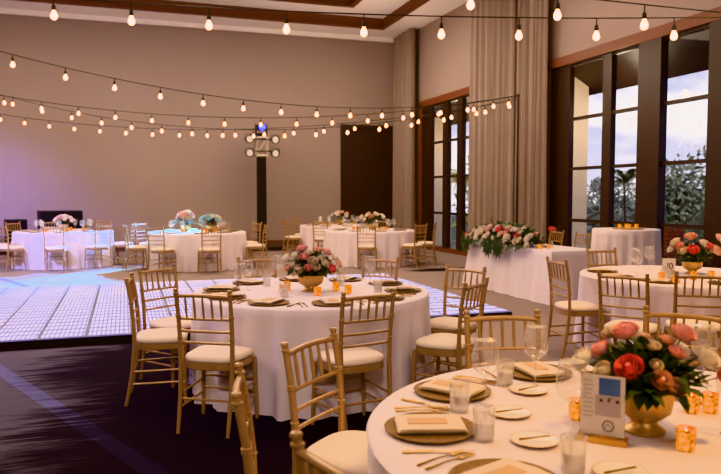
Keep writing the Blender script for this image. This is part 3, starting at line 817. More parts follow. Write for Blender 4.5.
# camera-right and toward-camera axes at a spot, to lay roses out by eye on the near bouquets
def local_axes(x, y):
    d = Vector((x, y, 0)).normalized(); r = Vector((d.y, -d.x, 0)); return r, -d
def by_eye(x, y, lst):
    r, n = local_axes(x, y); out = []
    for kind, a, h, f, rad in lst:
        p = r * a + n * f; out.append((kind, p.x, p.y, h, rad))
    return out
fx, fy = 1.60, 1.84
near_roses = by_eye(fx, fy, [
 ('coral', -0.045, 0.105, 0.13, 0.046), ('pink', -0.060, 0.205, 0.05, 0.044), ('pink', 0.105, 0.205, 0.02, 0.042), ('white_rose', 0.170, 0.140, 0.06, 0.046),
 ('white_rose', -0.185, 0.105, 0.07, 0.044), ('cream', -0.120, 0.085, 0.12, 0.034), ('pink', -0.135, 0.135, 0.03, 0.036), ('peach', 0.045, 0.075, 0.13, 0.034), ('peach', 0.085, 0.055, 0.13, 0.032),
 ('cream', 0.020, 0.165, 0.06, 0.026), ('pink', 0.085, 0.150, 0.06, 0.028), ('coral', 0.215, 0.085, 0.05, 0.034), ('cream', -0.105, 0.185, -0.02, 0.036), ('peach', -0.01, 0.150, -0.10, 0.034), ('white_rose', 0.10, 0.12, -0.12, 0.036), ('coral', -0.12, 0.09, -0.12, 0.036), ('cream', 0.030, 0.115, 0.11, 0.022), ('peach', 0.060, 0.180, 0.03, 0.026)])
arrangement(fx, fy, 0.761, 'gold footed bowl of coral, pink and white roses on the closest table', [(k, a * 1.05, b * 1.05, c, r * 0.84) for k, a, b, c, r in near_roses], 1.16, 560, 3, (0.185, 0.185, 0.15), bw=0.95)
cx_, cy_ = 1.42, 5.48
ctr_roses = by_eye(cx_, cy_, [
 ('cream', -0.02, 0.235, 0.09, 0.045), ('peach', 0.06, 0.26, 0.04, 0.045), ('cream', 0.11, 0.14, 0.14, 0.045), ('white_rose', -0.13, 0.21, 0.08, 0.045), ('pink', -0.02, 0.10, 0.17, 0.042), ('cream', 0.24, 0.06, 0.06, 0.04), ('peach', -0.19, 0.09, 0.08, 0.04),
 ('pink', -0.070, 0.270, 0.02, 0.062), ('pink', -0.050, 0.200, 0.10, 0.056), ('coral', 0.170, 0.085, 0.12, 0.050), ('pink', 0.130, 0.235, 0.03, 0.052), ('peach', 0.225, 0.125, 0.04, 0.05),
 ('white_rose', -0.205, 0.175, 0.05, 0.056), ('cream', -0.095, 0.080, 0.14, 0.056), ('cream', 0.015, 0.160, 0.12, 0.056), ('white_rose', 0.195, 0.180, 0.03, 0.050), ('cream', 0.080, 0.185, 0.08, 0.044), ('cream', -0.150, 0.120, 0.10, 0.044), ('white_rose', 0.040, 0.105, 0.15, 0.046),
 ('pink', 0.0, 0.15, -0.15, 0.05), ('cream', -0.14, 0.14, -0.12, 0.05), ('peach', 0.14, 0.13, -0.12, 0.05)])
arrangement(cx_, cy_, 0.761, 'gold footed bowl of pink and cream roses at the middle of the central table', [(k, a, b, c * 0.84, r * 0.70) for k, a, b, c, r in ctr_roses], 1.08, 680, 4, (0.225, 0.225, 0.19), bw=1.2)
mx_, my_ = 5.32, 5.50
mid_roses = by_eye(mx_, my_, [
 ('peach', -0.02, 0.26, 0.03, 0.062), ('coral', 0.005, 0.135, 0.14, 0.06), ('coral', 0.15, 0.17, 0.06, 0.05), ('peach', 0.215, 0.13, 0.06, 0.06), ('cream', -0.16, 0.20, 0.05, 0.055), ('cream', -0.09, 0.12, 0.12, 0.05),
 ('white_rose', 0.10, 0.20, 0.06, 0.05), ('pink', -0.12, 0.17, 0.08, 0.05), ('cream', 0.27, 0.22, 0.04, 0.05), ('peach', 0.24, 0.25, 0.0, 0.05), ('white_rose', -0.2, 0.13, 0.05, 0.045), ('pink', 0.0, 0.14, -0.14, 0.05), ('cream', 0.14, 0.12, -0.14, 0.05)])
arrangement(mx_, my_, 0.761, 'gold bowl of coral and peach roses on the window-side table', [(k, a, b, c, r * 0.88) for k, a, b, c, r in mid_roses], 1.0, 460, 5, (0.23, 0.22, 0.18), bw=1.15)
def dome(kinds, n, rad, hh, r, seed):
    rg = random.Random(seed); out = []
    for i in range(n):
        a = i * 2.399 + rg.uniform(-0.3, 0.3); q = sqrt((i + 0.5) / n)
        out.append((kinds[i % len(kinds)], rad * q * cos(a), rad * q * sin(a), 0.04 + hh * sqrt(max(0, 1 - q * q * 0.9)), r * rg.uniform(0.85, 1.15)))
    return out
arrangement(T1[0] + 0.0, T1[1] - 0.05, 0.761, 'low bowl of white roses on the violet-lit far table', dome(['white_rose', 'cream', 'white_rose', 'pink'], 14, 0.19, 0.16, 0.05, 1), 1.2, 110, 6, (0.28, 0.28, 0.2))
arrangement(T2[0] - 0.22, T2[1] + 0.15, 0.761, 'tall bowl of peach blooms on the turquoise-lit far table', dome(['peach', 'pink', 'cream', 'peach'], 12, 0.20, 0.26, 0.06, 2), 1.2, 110, 7, (0.28, 0.28, 0.26))
arrangement(T2[0] + 0.26, T2[1] - 0.26, 0.761, 'turquoise-lit bowl of flowers on the far table left of the tower', dome(['teal', 'teal', 'white_rose'], 13, 0.24, 0.18, 0.06, 3), 1.2, 110, 8, (0.3, 0.3, 0.18))
arrangement(T3[0] + 0.05, T3[1], 0.761, 'bowl of cream roses on the back table by the brown door', dome(['cream', 'white_rose', 'peach'], 11, 0.26, 0.19, 0.046, 4), 1.2, 110, 9, (0.3, 0.28, 0.22))
arrangement(T4[0] + 0.08, T4[1], 0.761, 'bowl of cream and white roses on the corner curtain table', dome(['white_rose', 'cream', 'white_rose', 'peach'], 13, 0.32, 0.20, 0.048, 5), 1.2, 150, 10, (0.36, 0.3, 0.24))

# garland along the dance-floor side of the long table
def garland():
    rg = random.Random(12)
    t = empty('flower_garland', (5.80, 9.95, 0.761), 0, 'long lush garland of white, pink and coral roses with tropical leaves on the long table', 'flower garland')
    fo = MB(); half = 0.98
    for i in range(620):
        q = rg.uniform(-1, 1); yy = q * half
        hgt = 0.26 * sqrt(max(0.05, 1 - q * q)) + 0.05
        a = rg.uniform(-0.2, pi + 0.2); d = Vector((-cos(a) * 1.0, rg.uniform(-0.6, 0.6), max(-0.1, sin(a))))
        k = rg.uniform(0.2, 0.9)
        curved_leaf(fo, Vector((d.x * 0.17 * k, yy, 0.04 + max(d.z, 0) * hgt * k)), d + rnd_dir(rg) * 0.5, Vector((0, 0, 1)), rg.uniform(0.08, 0.15), rg.uniform(0.04, 0.07))
    for i in range(46):        # trailing sprigs over the cloth
        yy = rg.uniform(-1, 1) * half * 0.95
        curved_leaf(fo, Vector((-0.22, yy, 0.03)), Vector((-0.35, rg.uniform(-0.6, 0.6), -0.35)), Vector((-1, 0, 0.3)), rg.uniform(0.1, 0.17), 0.05)
    fo.build('foliage', M['leaf'], t, 180)
    for yy, tilt in ((0.78, 0.2), (0.02, -0.25), (-0.30, 0.15)):   # monstera leaves hanging over the edge
        mo = MB(); L_ = 0.30
        for k in range(9):
            s_ = -1 + 2 * k / 8
            a = s_ * 2.2 + tilt
            tip = Vector((0, sin(a) * L_ * (0.72 - 0.1 * abs(s_)), -cos(a) * L_ * 0.8))
            side = Vector((0, cos(a), sin(a))) * 0.05
            mo.add([Vector((0, 0, 0.0)), tip * 0.55 + side, tip, tip * 0.55 - side], [(0, 1, 2, 3)])
        mo.build('monstera_leaf', M['leaf'], t, 180).location = (-0.30, yy, 0.0)
    kinds = ['white_rose', 'pink', 'cream', 'white_rose', 'white_rose', 'cream', 'white_rose', 'white_rose', 'cream', 'coral']
    for i in range(38):
        q = -1 + 2 * (i + 0.5) / 38 + rg.uniform(-0.04, 0.04); yy = q * half
        hgt = 0.21 * sqrt(max(0.03, 1 - q * q * 0.9)) + 0.05
        a = [0.25, 0.75, 1.25, 1.9, 0.5, 1.0][i % 6] + rg.uniform(-0.15, 0.15)
        d = Vector((-cos(a), rg.uniform(-0.3, 0.3), sin(a)))
        add_rose(t, kinds[(i * 7) % 10], (d.x * 0.21, yy, 0.03 + d.z * hgt), d, rg.uniform(0.048, 0.062))
    return t
garland()
# single bud vase at the garland's near end
bv = empty('bud_vase', (6.13, 9.12, 0.761), 0, 'slim bud vase holding one coral rose beside the flower garland', 'vase')
MB().lathe([(0, 0), (0.03, 0), (0.032, 0.05), (0.014, 0.10), (0.016, 0.13)], 16).build('vase', M['glass'], bv)
sm = MB(); sm.tube([(0, 0, 0.02), (0, 0, 0.24)], 0.004, 6); sm.build('stem', M['stem'], bv)
add_rose(bv, 'coral', (0, 0, 0.27), (0, -0.3, 1), 0.055)

# ------------------------------------------------------------------ table ware
def charger_proto():
    return MB().lathe([(0.0, 0.0), (0.10, 0.0), (0.137, 0.004), (0.150, 0.010), (0.152, 0.015), (0.147, 0.016), (0.137, 0.011), (0.098, 0.008), (0.0, 0.008)], 40).mesh('charger_plate', M['rattan'], 60)
def napkin_mesh():
    mb = MB()
    for k in range(3):
        z = 0.0005 + 0.004 * k; e = 0.004 * k
        mb.grid(lambda u, v, z=z, e=e: ((u - 0.5) * (0.225 - e), (v - 0.5) * (0.150 - e), z + 0.005 - 0.004 * (abs(2 * u - 1) ** 8) + 0.0015 * sin(9 * v + k)), 12, 10)
        mb.grid(lambda u, v, z=z, e=e: ((0.5 - u) * (0.225 - e), (v - 0.5) * (0.150 - e), z), 4, 4)
    return mb.mesh('napkin', M['napkin'], 50)
def fork_mesh():
    mb = MB()
    mb.tube([(0, -0.10, 0.004), (0, -0.02, 0.007), (0, 0.035, 0.005)], [0.0045, 0.0028, 0.003], 6)
    mb.box((-0.010, 0.035, 0.003), (0.010, 0.055, 0.0055))
    for k in range(4): mb.box((-0.010 + k * 0.0058, 0.055, 0.004), (-0.0072 + k * 0.0058, 0.095, 0.006))
    return mb.mesh('fork', M['gold'])
def knife_mesh():
    mb = MB(); mb.tube([(0, -0.11, 0.005), (0, -0.01, 0.005)], [0.0055, 0.0042], 6)
    mb.add([(-0.004, -0.01, 0.004), (0.008, 0.0, 0.004), (0.009, 0.08, 0.004), (-0.003, 0.115, 0.004), (-0.004, -0.01, 0.0062), (0.008, 0.0, 0.0055), (0.009, 0.08, 0.0055), (-0.003, 0.115, 0.006)],
           [(3, 2, 1, 0), (4, 5, 6, 7), (0, 1, 5, 4), (1, 2, 6, 5), (2, 3, 7, 6), (3, 0, 4, 7)])
    return mb.mesh('knife', M['gold'])
def wine_prof(h=0.21, rb=0.042):
    return [(0.0, 0.0), (0.034, 0.0), (0.034, 0.002), (0.006, 0.006), (0.0035, 0.012), (0.0035, h * 0.42), (0.012, h * 0.46), (rb * 0.88, h * 0.56), (rb, h * 0.68), (rb * 0.93, h * 0.85), (rb * 0.78, h)]
CH, NAP, FK, KN = charger_proto(), napkin_mesh(), fork_mesh(), knife_mesh()
CARD = MB().box((-0.065, -0.03, 0), (0.065, 0.03, 0.0012)).mesh('menu_card', M['tan_card'])
PLATE = MB().lathe([(0, 0), (0.045, 0), (0.068, 0.008), (0.075, 0.011), (0.074, 0.0125), (0.066, 0.0095), (0.044, 0.003), (0, 0.003)], 32).mesh('bread_plate', M['china'], 60)
PRIM = MB().lathe([(0.0735, 0.0112), (0.0755, 0.0112), (0.0758, 0.0128), (0.0738, 0.0130)], 32, closed=True).mesh('gold_rim', M['gold_rim'])
WINE = MB().lathe(wine_prof(), 24).mesh('wine_glass', M['glass'], 60)
WINE_BIG = MB().lathe(wine_prof(0.245, 0.05), 28).mesh('wine_glass', M['glass'], 60)
WWINE = MB().lathe([(0.0, 0.103), (0.012, 0.108), (0.032, 0.117), (0.037, 0.128), (0.0, 0.128)], 20).mesh('wine', M['water'], 60)
TUMB = MB().lathe([(0, 0), (0.031, 0), (0.033, 0.01), (0.037, 0.105), (0.0355, 0.105), (0.0315, 0.012), (0, 0.012)], 24).mesh('tumbler', M['glass'], 50)
TWAT = MB().lathe([(0, 0.013), (0.031, 0.013), (0.0335, 0.06), (0, 0.06)], 20).mesh('water', M['water'], 50)
VOT = MB().lathe([(0, 0), (0.024, 0), (0.027, 0.004), (0.029, 0.068), (0.0272, 0.068), (0.025, 0.01), (0, 0.008)], 24).mesh('votive_glass', M['amber'], 50)
VWAX = MB().lathe([(0, 0.010), (0.0235, 0.010), (0.0245, 0.035), (0, 0.036)], 16).mesh('wax', M['wax'])
VFL = MB().lathe([(0, 0.036), (0.004, 0.040), (0.005, 0.048), (0.002, 0.058), (0, 0.064)], 8).mesh('flame', M['flame'])
TZ = 0.761
def on(x, y, name, me, label, cat, group, rz=0, z=TZ, kids=()):
    o = put(name, me, None, (x, y, z), (0, 0, rz)); tag(o, label, cat, group)
    for nm, km in kids: put(nm, km, o)
    return o
def charger(x, y, rz, where, grp):
    on(x, y, 'charger_plate', CH, 'woven gold charger plate ' + where, 'charger plate', 'charger plates on ' + grp, rz)
    n = on(x, y, 'napkin', NAP, 'cream napkin on charger ' + where, 'napkin', 'napkins on ' + grp, rz, TZ + 0.0165)
    c = put('menu_card', CARD, None, (x + 0.01 * cos(rz), y + 0.01 * sin(rz), TZ + 0.0165 + 0.016), (0, 0, rz)); tag(c, 'tan menu card on napkin ' + where, 'menu card', 'menu cards on ' + grp)
def cutlery(x, y, a, where, grp):
    """fork on the left and knife on the right of a setting whose outward direction is a"""
    rz = a + pi / 2; tx, ty = cos(rz), sin(rz)
    on(x - tx * 0.2, y - ty * 0.2, 'fork', FK, 'gold fork left of charger ' + where, 'fork', 'gold forks on ' + grp, rz)
    on(x - tx * 0.235, y - ty * 0.235, 'fork', FK, 'outermost gold fork ' + where, 'fork', 'gold forks on ' + grp, rz)
    on(x + tx * 0.2, y + ty * 0.2, 'knife', KN, 'gold knife right of charger ' + where, 'knife', 'gold knives on ' + grp, rz)
def bread(x, y, where, grp): on(x, y, 'bread_plate', PLATE, 'small gold-rimmed white bread plate ' + where, 'plate', 'bread plates on ' + grp, 0, TZ, [('gold_rim', PRIM)])
BKN = MB().tube([(0, -0.055, 0.004), (0, 0.0, 0.004)], [0.004, 0.003], 6).box((-0.005, 0.0, 0.003), (0.005, 0.055, 0.0055)).mesh('butter_knife', M['gold'])
def butter(x, y, rz, where, grp): on(x, y, 'butter_knife', BKN, 'gold butter knife on bread plate ' + where, 'butter knife', 'butter knives on ' + grp, rz, TZ + 0.012)
def wine(x, y, where, grp, big=False): on(x, y, 'wine_glass', WINE_BIG if big else WINE, ('large' if big else 'clear') + ' stemmed wine glass ' + where, 'wine glass', 'wine glasses on ' + grp)
def tumbler(x, y, where, grp): on(x, y, 'water_tumbler', TUMB, 'clear water tumbler ' + where, 'glass', 'water tumblers on ' + grp, 0, TZ, [('water', TWAT)])
def votive(x, y, where, grp, z=TZ): on(x, y, 'votive_candle', VOT, 'glowing amber votive candle ' + where, 'candle', 'votive candles on ' + grp, 0, z, [('wax', VWAX), ('flame', VFL)])

# central table: ten settings, 36 degrees apart
gc = 'the central table'
names = {0: 'straight in front of the central roses', 1: 'right front of the central roses', 2: 'at the right rim of the central table', 3: 'right rear of the central roses', 4: 'behind the central roses to the right', 5: 'directly behind the central roses', 6: 'behind the central roses to the left', 7: 'left rear of the central roses', 8: 'at the left rim of the central table', 9: 'left front of the central roses'}
for k in range(10):
    a = R(-93 + 36 * k); r_ = 0.74
    x, y = CT[0] + r_ * cos(a), CT[1] + r_ * sin(a)
    charger(x, y, a, names[k], gc)
    if k in (0, 1, 2, 8, 9, 7): cutlery(x, y, a, names[k], gc)
for x, y, w in ((0.94, 5.70, 'at left rear of the central table, taller of a pair'), (0.84, 5.44, 'at left of the central table above the left charger'), (1.28, 6.10, 'behind the central roses at left'), (2.02, 5.74, 'right of the central roses, rear one'), (1.62, 6.12, 'half hidden behind the central roses')):
    wine(x, y, w, gc, True)
for x, y, w in ((1.14, 5.90, 'left of the central roses beside the votive'), (1.88, 5.16, 'right of the central roses in front'), (1.74, 5.70, 'just right of the central roses'), (1.14, 5.22, 'between the left front charger and the gold bowl')):
    tumbler(x, y, w, gc)
for x, y, w in ((1.17, 5.42, 'left of the central gold bowl'), (1.40, 5.20, 'in front of the central gold bowl'), (1.62, 5.44, 'close right of the central gold bowl'), (1.66, 5.24, 'further right of the central gold bowl'), (1.25, 5.60, 'behind the central gold bowl at left')):
    votive(x, y, w, gc)

# closest table
gf = 'the closest table'
fn_ = [(163, 'at the left rim of the closest table'), (127, 'at the upper left of the closest table'), (199, 'at the bottom edge of the closest table'), (88, 'at the far side of the closest table')]
for deg, w in fn_:
    a = R(deg); x, y = FG[0] + 0.745 * cos(a), FG[1] + 0.745 * sin(a)
    charger(x, y, a, w, gf); cutlery(x, y, a, w, gf)
a = R(52); cutlery(FG[0] + 0.745 * cos(a), FG[1] + 0.745 * sin(a), a, 'behind the closest bowl of roses', gf)
charger(FG[0] + 0.745 * cos(a), FG[1] + 0.745 * sin(a), a, 'behind the closest bowl of roses', gf)
for x, y, w in ((1.27, 2.13, 'beside the upper left charger of the closest table'), (1.20, 1.86, 'left of the card stand'), (1.49, 2.36, 'at the far side of the closest table'), (1.28, 1.56, 'at the bottom edge below the card stand'), (2.02, 2.08, 'behind the votives right of the rose bowl')):
    bread(x, y, w, gf); butter(x, y, R(200) + x, w, gf)
for x, y, w in ((1.12, 2.22, 'between the left and upper charger'), (1.06, 1.93, 'right of the left rim charger'), (1.45, 2.47, 'near the far charger of the closest table'), (1.17, 1.62, 'at the bottom edge below the card stand')):
    tumbler(x, y, w, gf)
for x, y, w in ((1.24, 2.25, 'left of the far charger on the closest table'), (1.56, 2.42, 'tall before the gold chair behind the closest table'), (1.34, 1.87, 'in front of a votive left of the card stand'), (1.84, 1.72, 'at the right picture edge of the closest table'), (2.22, 2.22, 'right of the closest roses')):
    wine(x, y, w, gf, True)
for x, y, w in ((1.47, 2.02, 'left of the card stand on the closest table'), (1.60, 1.66, 'in front of the closest rose bowl'), (1.90, 1.95, 'right of the closest rose bowl, left of a pair'), (1.965, 1.93, 'right of the closest rose bowl, right of a pair'), (1.95, 1.80, 'behind the wine glass at the right picture edge'), (1.50, 1.90, 'tucked between card stand and gold bowl')):
    votive(x, y, w, gf)

# acrylic card stand
cs = empty('card_stand', (1.405, 1.80, TZ), atan2(1.80, 1.405) - pi / 2 - R(8), 'clear acrylic card stand on gold base with blue picture, before the closest roses', 'sign')
MB().box((-0.075, -0.026, 0), (0.075, 0.026, 0.018)).build('base', M['gold'], cs)
MB().box((-0.068, -0.004, 0.016), (0.068, 0.004, 0.215)).build('acrylic_panel', M['acrylic'], cs)
cd = MB().box((-0.066, -0.0062, 0.022), (0.066, -0.0046, 0.212)).build('card', M['paper'], cs)
MB().box((-0.012, -0.0070, 0.150), (0.052, -0.0064, 0.204)).build('picture', M['photo_blue'], cd)
MB().box((-0.022, -0.0069, 0.084), (0.054, -0.0064, 0.148)).build('panel', M['photo_grey'], cd)
mk = MB()
for q, w_ in ((-0.004, 0.008), (0.018, 0.006), (0.044, 0.009)): mk.lathe([(0, 0), (w_ / 2 + 0.001, 0), (w_ / 2, 0.0006), (0, 0.0006)], 10, mtx=Matrix.Translation((q, -0.0070, 0.133)) @ Matrix.Rotation(R(90), 4, 'X'))
mk.build('marks', M['dark_ink'], cd)
em = MB(); em.lathe([(0.014, 0), (0.018, 0), (0.018, 0.0006), (0.014, 0.0006)], 24, closed=True, mtx=Matrix.Translation((0.018, -0.0066, 0.054)) @ Matrix.Rotation(R(90), 4, 'X'))
em.tube([(0.008, -0.0068, 0.048), (0.016, -0.0068, 0.062), (0.026, -0.0068, 0.05)], 0.0012, 5); em.build('emblem', M['ink'], cd)
tx = MB()
for k in range(9): tx.box((-0.058, -0.0068, 0.19 - k * 0.014), (-0.034 + 0.004 * ((k * 5) % 3), -0.0064, 0.194 - k * 0.014))
tx.build('text_lines', M['photo_grey'], cd)

# window-side table
gm = 'the window-side table'
for deg, w in ((-146, 'at the near left of the window-side table'), (-183, 'at the left rim of the window-side table'), (-105, 'in front of the coral roses'), (140, 'at the rear left of the window-side table')):
    a = R(deg); x, y = MT[0] + 0.74 * cos(a), MT[1] + 0.74 * sin(a)
    charger(x, y, a, w, gm)
for x, y, w in ((4.86, 5.78, 'left of the white number card, left one'), (5.16, 5.92, 'left of the white number card, right one'), (4.70, 5.55, 'nearest the left rim of the window-side table'), (5.30, 5.05, 'right of the votives by the coral roses')):
    wine(x, y, w, gm, True)
for x, y, w in ((4.80, 5.30, 'left of the number card on the window-side table'), (4.62, 5.02, 'at the near left of the window-side table')):
    tumbler(x, y, w, gm)
for x, y, w in ((4.93, 5.08, 'left of the window-side gold bowl'), (5.02, 5.16, 'close left of the window-side gold bowl'), (5.20, 5.14, 'in front of the window-side gold bowl'), (4.66, 5.18, 'between the left chargers of the window-side table'), (4.58, 4.92, 'beside the near left charger of the window-side table')):
    votive(x, y, w, gm)
nc = empty('number_card', (5.08, 5.55, TZ), atan2(5.55, 5.08) - pi / 2, 'white table number card standing left of the coral roses', 'sign')
MB().box((-0.06, -0.003, 0), (0.06, 0.003, 0.155)).build('card', M['paper'], nc)
nm_ = MB()
nm_.tube([(-0.018, -0.005, 0.10), (-0.010, -0.005, 0.112), (-0.010, -0.005, 0.05)], 0.004, 6)
nm_.tube([(0.018 + 0.014 * cos(q * pi / 8), -0.005, 0.08 + 0.030 * sin(q * pi / 8)) for q in range(17)], 0.004, 6); nm_.build('numeral', M['dark_ink'], nc)
ft = MB().box((-0.065, -0.02, 0), (0.065, 0.02, 0.008)); ft.build('foot', M['gold'], nc)

# far tables: glasses and candles, worded from left to right
def far_ware(c, tname, seed, skip=()):
    rg = random.Random(seed); gl, vo, pl = [], [], []
    for k in range(9):
        a = R(-90 + 40 * k + rg.uniform(-8, 8)); gl.append((c[0] + 0.56 * cos(a), c[1] + 0.56 * sin(a)))
    for k in range(5):
        a = R(-70 + 72 * k + rg.uniform(-10, 10)); vo.append((c[0] + 0.40 * cos(a), c[1] + 0.40 * sin(a)))
    for k in range(8):
        a = R(-90 + 45 * k); pl.append((c[0] + 0.75 * cos(a), c[1] + 0.75 * sin(a), a))
    for rank, p in enumerate(sorted(gl, key=screen_x)): wine(p[0], p[1], 'on the ' + tname + ', ' + ORD[rank], 'the ' + tname, True)
    for rank, p in enumerate(sorted(vo, key=screen_x)): votive(p[0], p[1], 'on the ' + tname + ', ' + ORD[rank], 'the ' + tname)
    for rank, p in enumerate(sorted(pl, key=screen_x)):
        on(p[0], p[1], 'charger_plate', CH, 'woven gold charger plate on the ' + tname + ', ' + ORD[rank], 'charger plate', 'charger plates on the ' + tname, p[2])
        on(p[0], p[1], 'napkin', NAP, 'folded cream napkin on the ' + tname + ', ' + ORD[rank], 'napkin', 'napkins on the ' + tname, p[2], TZ + 0.0165)
far_ware(T1, 'violet-lit far table', 1); far_ware(T2, 'turquoise-lit far table', 2); far_ware(T3, 'back table by the door', 3); far_ware(T4, 'corner curtain table', 4)
votive(5.72, 8.80, 'at the near end of the long white table, left of two', 'the long white table')
votive(5.84, 8.76, 'at the near end of the long white table, right of two', 'the long white table')
# tray on the cocktail table
ty = MB().lathe([(0, 0), (0.22, 0), (0.23, 0.02), (0.225, 0.02), (0.215, 0.006), (0, 0.006)], 36); tag(ty.build('serving_tray', M['gold_matte'], None, 60), 'round gold tray on the tall cocktail table by the window', 'tray').location = (7.22, 8.75, 1.031)
for rank, (x, y) in enumerate(sorted([(7.10, 8.79), (7.19, 8.69), (7.26, 8.83), (7.34, 8.71)], key=screen_x)):
    votive(x, y, 'on the gold tray of the cocktail table, ' + ORD[rank], 'the cocktail table tray', 1.0375)

# ------------------------------------------------------------------ lighting tower, lamps and speaker cabinets by the back wall
lt = empty('lighting_tower', (3.66, 19.6, 0), 0, 'tall slim black covered lighting tower against the back wall', 'lighting tower')
MB().lathe([(0.0, 0), (0.17, 0), (0.165, 1.3), (0.16, 2.62), (0, 2.62)], 4, mtx=Matrix.Rotation(R(45), 4, 'Z')).build('column', M['black_fabric'], lt, 30)
bs = MB(); bs.box((-0.35, -0.32, 0), (0.62, 0.32, 0.03)); bs.box((0.1, -0.2, 0.03), (0.55, 0.2, 0.09)); bs.build('base_plate', M['black'], lt)
tf = MB()
for sx in (-0.15, 0.15):
    for sy in (-0.12, 0.12): tf.tube([(sx, sy, 2.62), (sx, sy, 3.18)], 0.028, 8)
for z in (2.66, 3.16):
    for sy in (-0.12, 0.12): tf.tube([(-0.15, sy, z), (0.15, sy, z)], 0.024, 8)
    for sx in (-0.15, 0.15): tf.tube([(sx, -0.12, z), (sx, 0.12, z)], 0.024, 8)
for sy in (-0.12, 0.12): tf.tube([(-0.15, sy, 2.68), (0.15, sy, 3.14)], 0.012, 6)
tf.build('truss_frame', M['alu'], lt)
MB().tube([(-0.30, -0.16, 2.78), (0.30, -0.16, 2.78)], 0.014, 8).build('crossbar', M['black'], lt)
MB().tube([(-0.30, -0.16, 3.10), (0.30, -0.16, 3.10)], 0.014, 8).build('crossbar', M['black'], lt)
mh = empty('moving_head_light', (3.66, 19.6, 3.2), 0, 'black moving-head stage light glowing blue on top of the lighting tower', 'stage light')
MB().box((-0.15, -0.13, 0), (0.15, 0.13, 0.08)).build('base', M['black_gloss'], mh)
yk = MB(); yk.box((-0.17, -0.04, 0.08), (-0.13, 0.04, 0.33)); yk.box((0.13, -0.04, 0.08), (0.17, 0.04, 0.33)); yk.build('yoke', M['black_gloss'], mh)
hd = MB().lathe([(0, -0.17), (0.09, -0.17), (0.125, -0.08), (0.125, 0.12), (0.11, 0.18), (0.0, 0.18)], 20, mtx=Matrix.Translation((0, 0, 0.26)) @ Matrix.Rotation(R(100), 4, 'X')).build('head', M['black_gloss'], mh)
MB().lathe([(0, 0.181), (0.10, 0.181), (0.08, 0.20), (0, 0.205)], 20, mtx=Matrix.Translation((0, 0, 0.26)) @ Matrix.Rotation(R(100), 4, 'X')).build('lens', M['blue_lens'], hd)
for (sx, z, lb) in ((-0.36, 3.10, 'round par lamp, upper left of the four on the lighting tower'), (0.36, 3.10, 'round par lamp, upper right of the four on the lighting tower'), (-0.36, 2.72, 'round par lamp, lower left of the four on the lighting tower'), (0.36, 2.72, 'round par lamp, lower right of the four on the lighting tower')):
    p = empty('par_lamp', (3.66 + sx, 19.42, z), 0, lb, 'stage light', 'par lamps on the lighting tower')
    mm = Matrix.Rotation(R(92), 4, 'X')
    MB().lathe([(0, -0.2), (0.06, -0.2), (0.11, -0.1), (0.115, 0.10), (0.10, 0.10), (0.095, 0.0), (0, 0.0)], 20, mtx=mm).build('housing', M['black_gloss'], p)
    MB().lathe([(0, 0.01), (0.094, 0.01), (0.08, 0.03), (0, 0.035)], 20, mtx=mm).build('lens', M['lens'], p)
    b_ = MB(); b_.box((-0.13, -0.02, -0.02), (-0.115, 0.02, 0.02)); b_.box((0.115, -0.02, -0.02), (0.13, 0.02, 0.02)); b_.tube([(0.122, 0, 0), (0.122, 0, 0.13), (-0.122, 0, 0.13), (-0.122, 0, 0)], 0.008, 6); b_.build('bracket', M['black_gloss'], p)
def cabinet(x, y, w, d, h, label):
    c = empty('speaker_cabinet', (x, y, 0), R(12), label, 'speaker', 'black speaker cabinets by the back wall')
    b_ = MB(); b_.box((-w / 2, -d / 2, 0.03), (w / 2, d / 2, h)); b_.build('cabinet', M['black'], c)
    MB().box((-w / 2 + 0.03, -d / 2 - 0.012, 0.07), (w / 2 - 0.03, -d / 2 - 0.001, h - 0.04)).build('front_grille', M['black_fabric'], c)
    f_ = MB()
    for sx in (-1, 1):
        for sy in (-1, 1): f_.lathe([(0, 0), (0.03, 0), (0.025, 0.03), (0, 0.03)], 10, (sx * (w / 2 - 0.06), sy * (d / 2 - 0.06), 0))
    f_.build('feet', M['black'], c)
cabinet(-1.60, 19.75, 1.02, 0.6, 1.15, 'wide black speaker cabinet behind the flowers of the violet-lit far table')
cabinet(-2.66, 19.85, 0.5, 0.5, 0.93, 'smaller black speaker cabinet left of the wide one by the back wall')
cabinet(-3.55, 19.2, 0.7, 0.6, 1.2, 'black speaker cabinet cut by the left picture edge')

# ------------------------------------------------------------------ string lights and their poles
def pole(x, y, h, label):
    p = empty('light_pole', (x, y, 0), 0, label, 'pole', 'black poles holding the string lights')
    MB().tube([(0, 0, 0.012), (0, 0, h)], [0.024, 0.02], 10).build('pole', M['black'], p)
    MB().lathe([(0, 0), (0.22, 0), (0.21, 0.014), (0.03, 0.02), (0, 0.02)], 24).build('base_plate', M['black'], p)
    h_ = MB(); h_.tube([(0, 0, h - 0.02), (0, 0, h + 0.03)], 0.03, 8); h_.build('hook', M['black'], p)
pole(7.23, 11.95, 3.46, 'slim black pole in front of the wide curtain where the light strands meet')
SOCK = MB().lathe([(0.0, 0.0), (0.012, 0.0), (0.019, -0.012), (0.021, -0.05), (0.019, -0.062), (0, -0.062)], 12).mesh('socket', M['wire'])
BULB = MB().lathe([(0, -0.060), (0.015, -0.060), (0.017, -0.072), (0.032, -0.105), (0.034, -0.122), (0.026, -0.143), (0.012, -0.152), (0, -0.154)], 14).mesh('bulb', M['bulb'], 80)
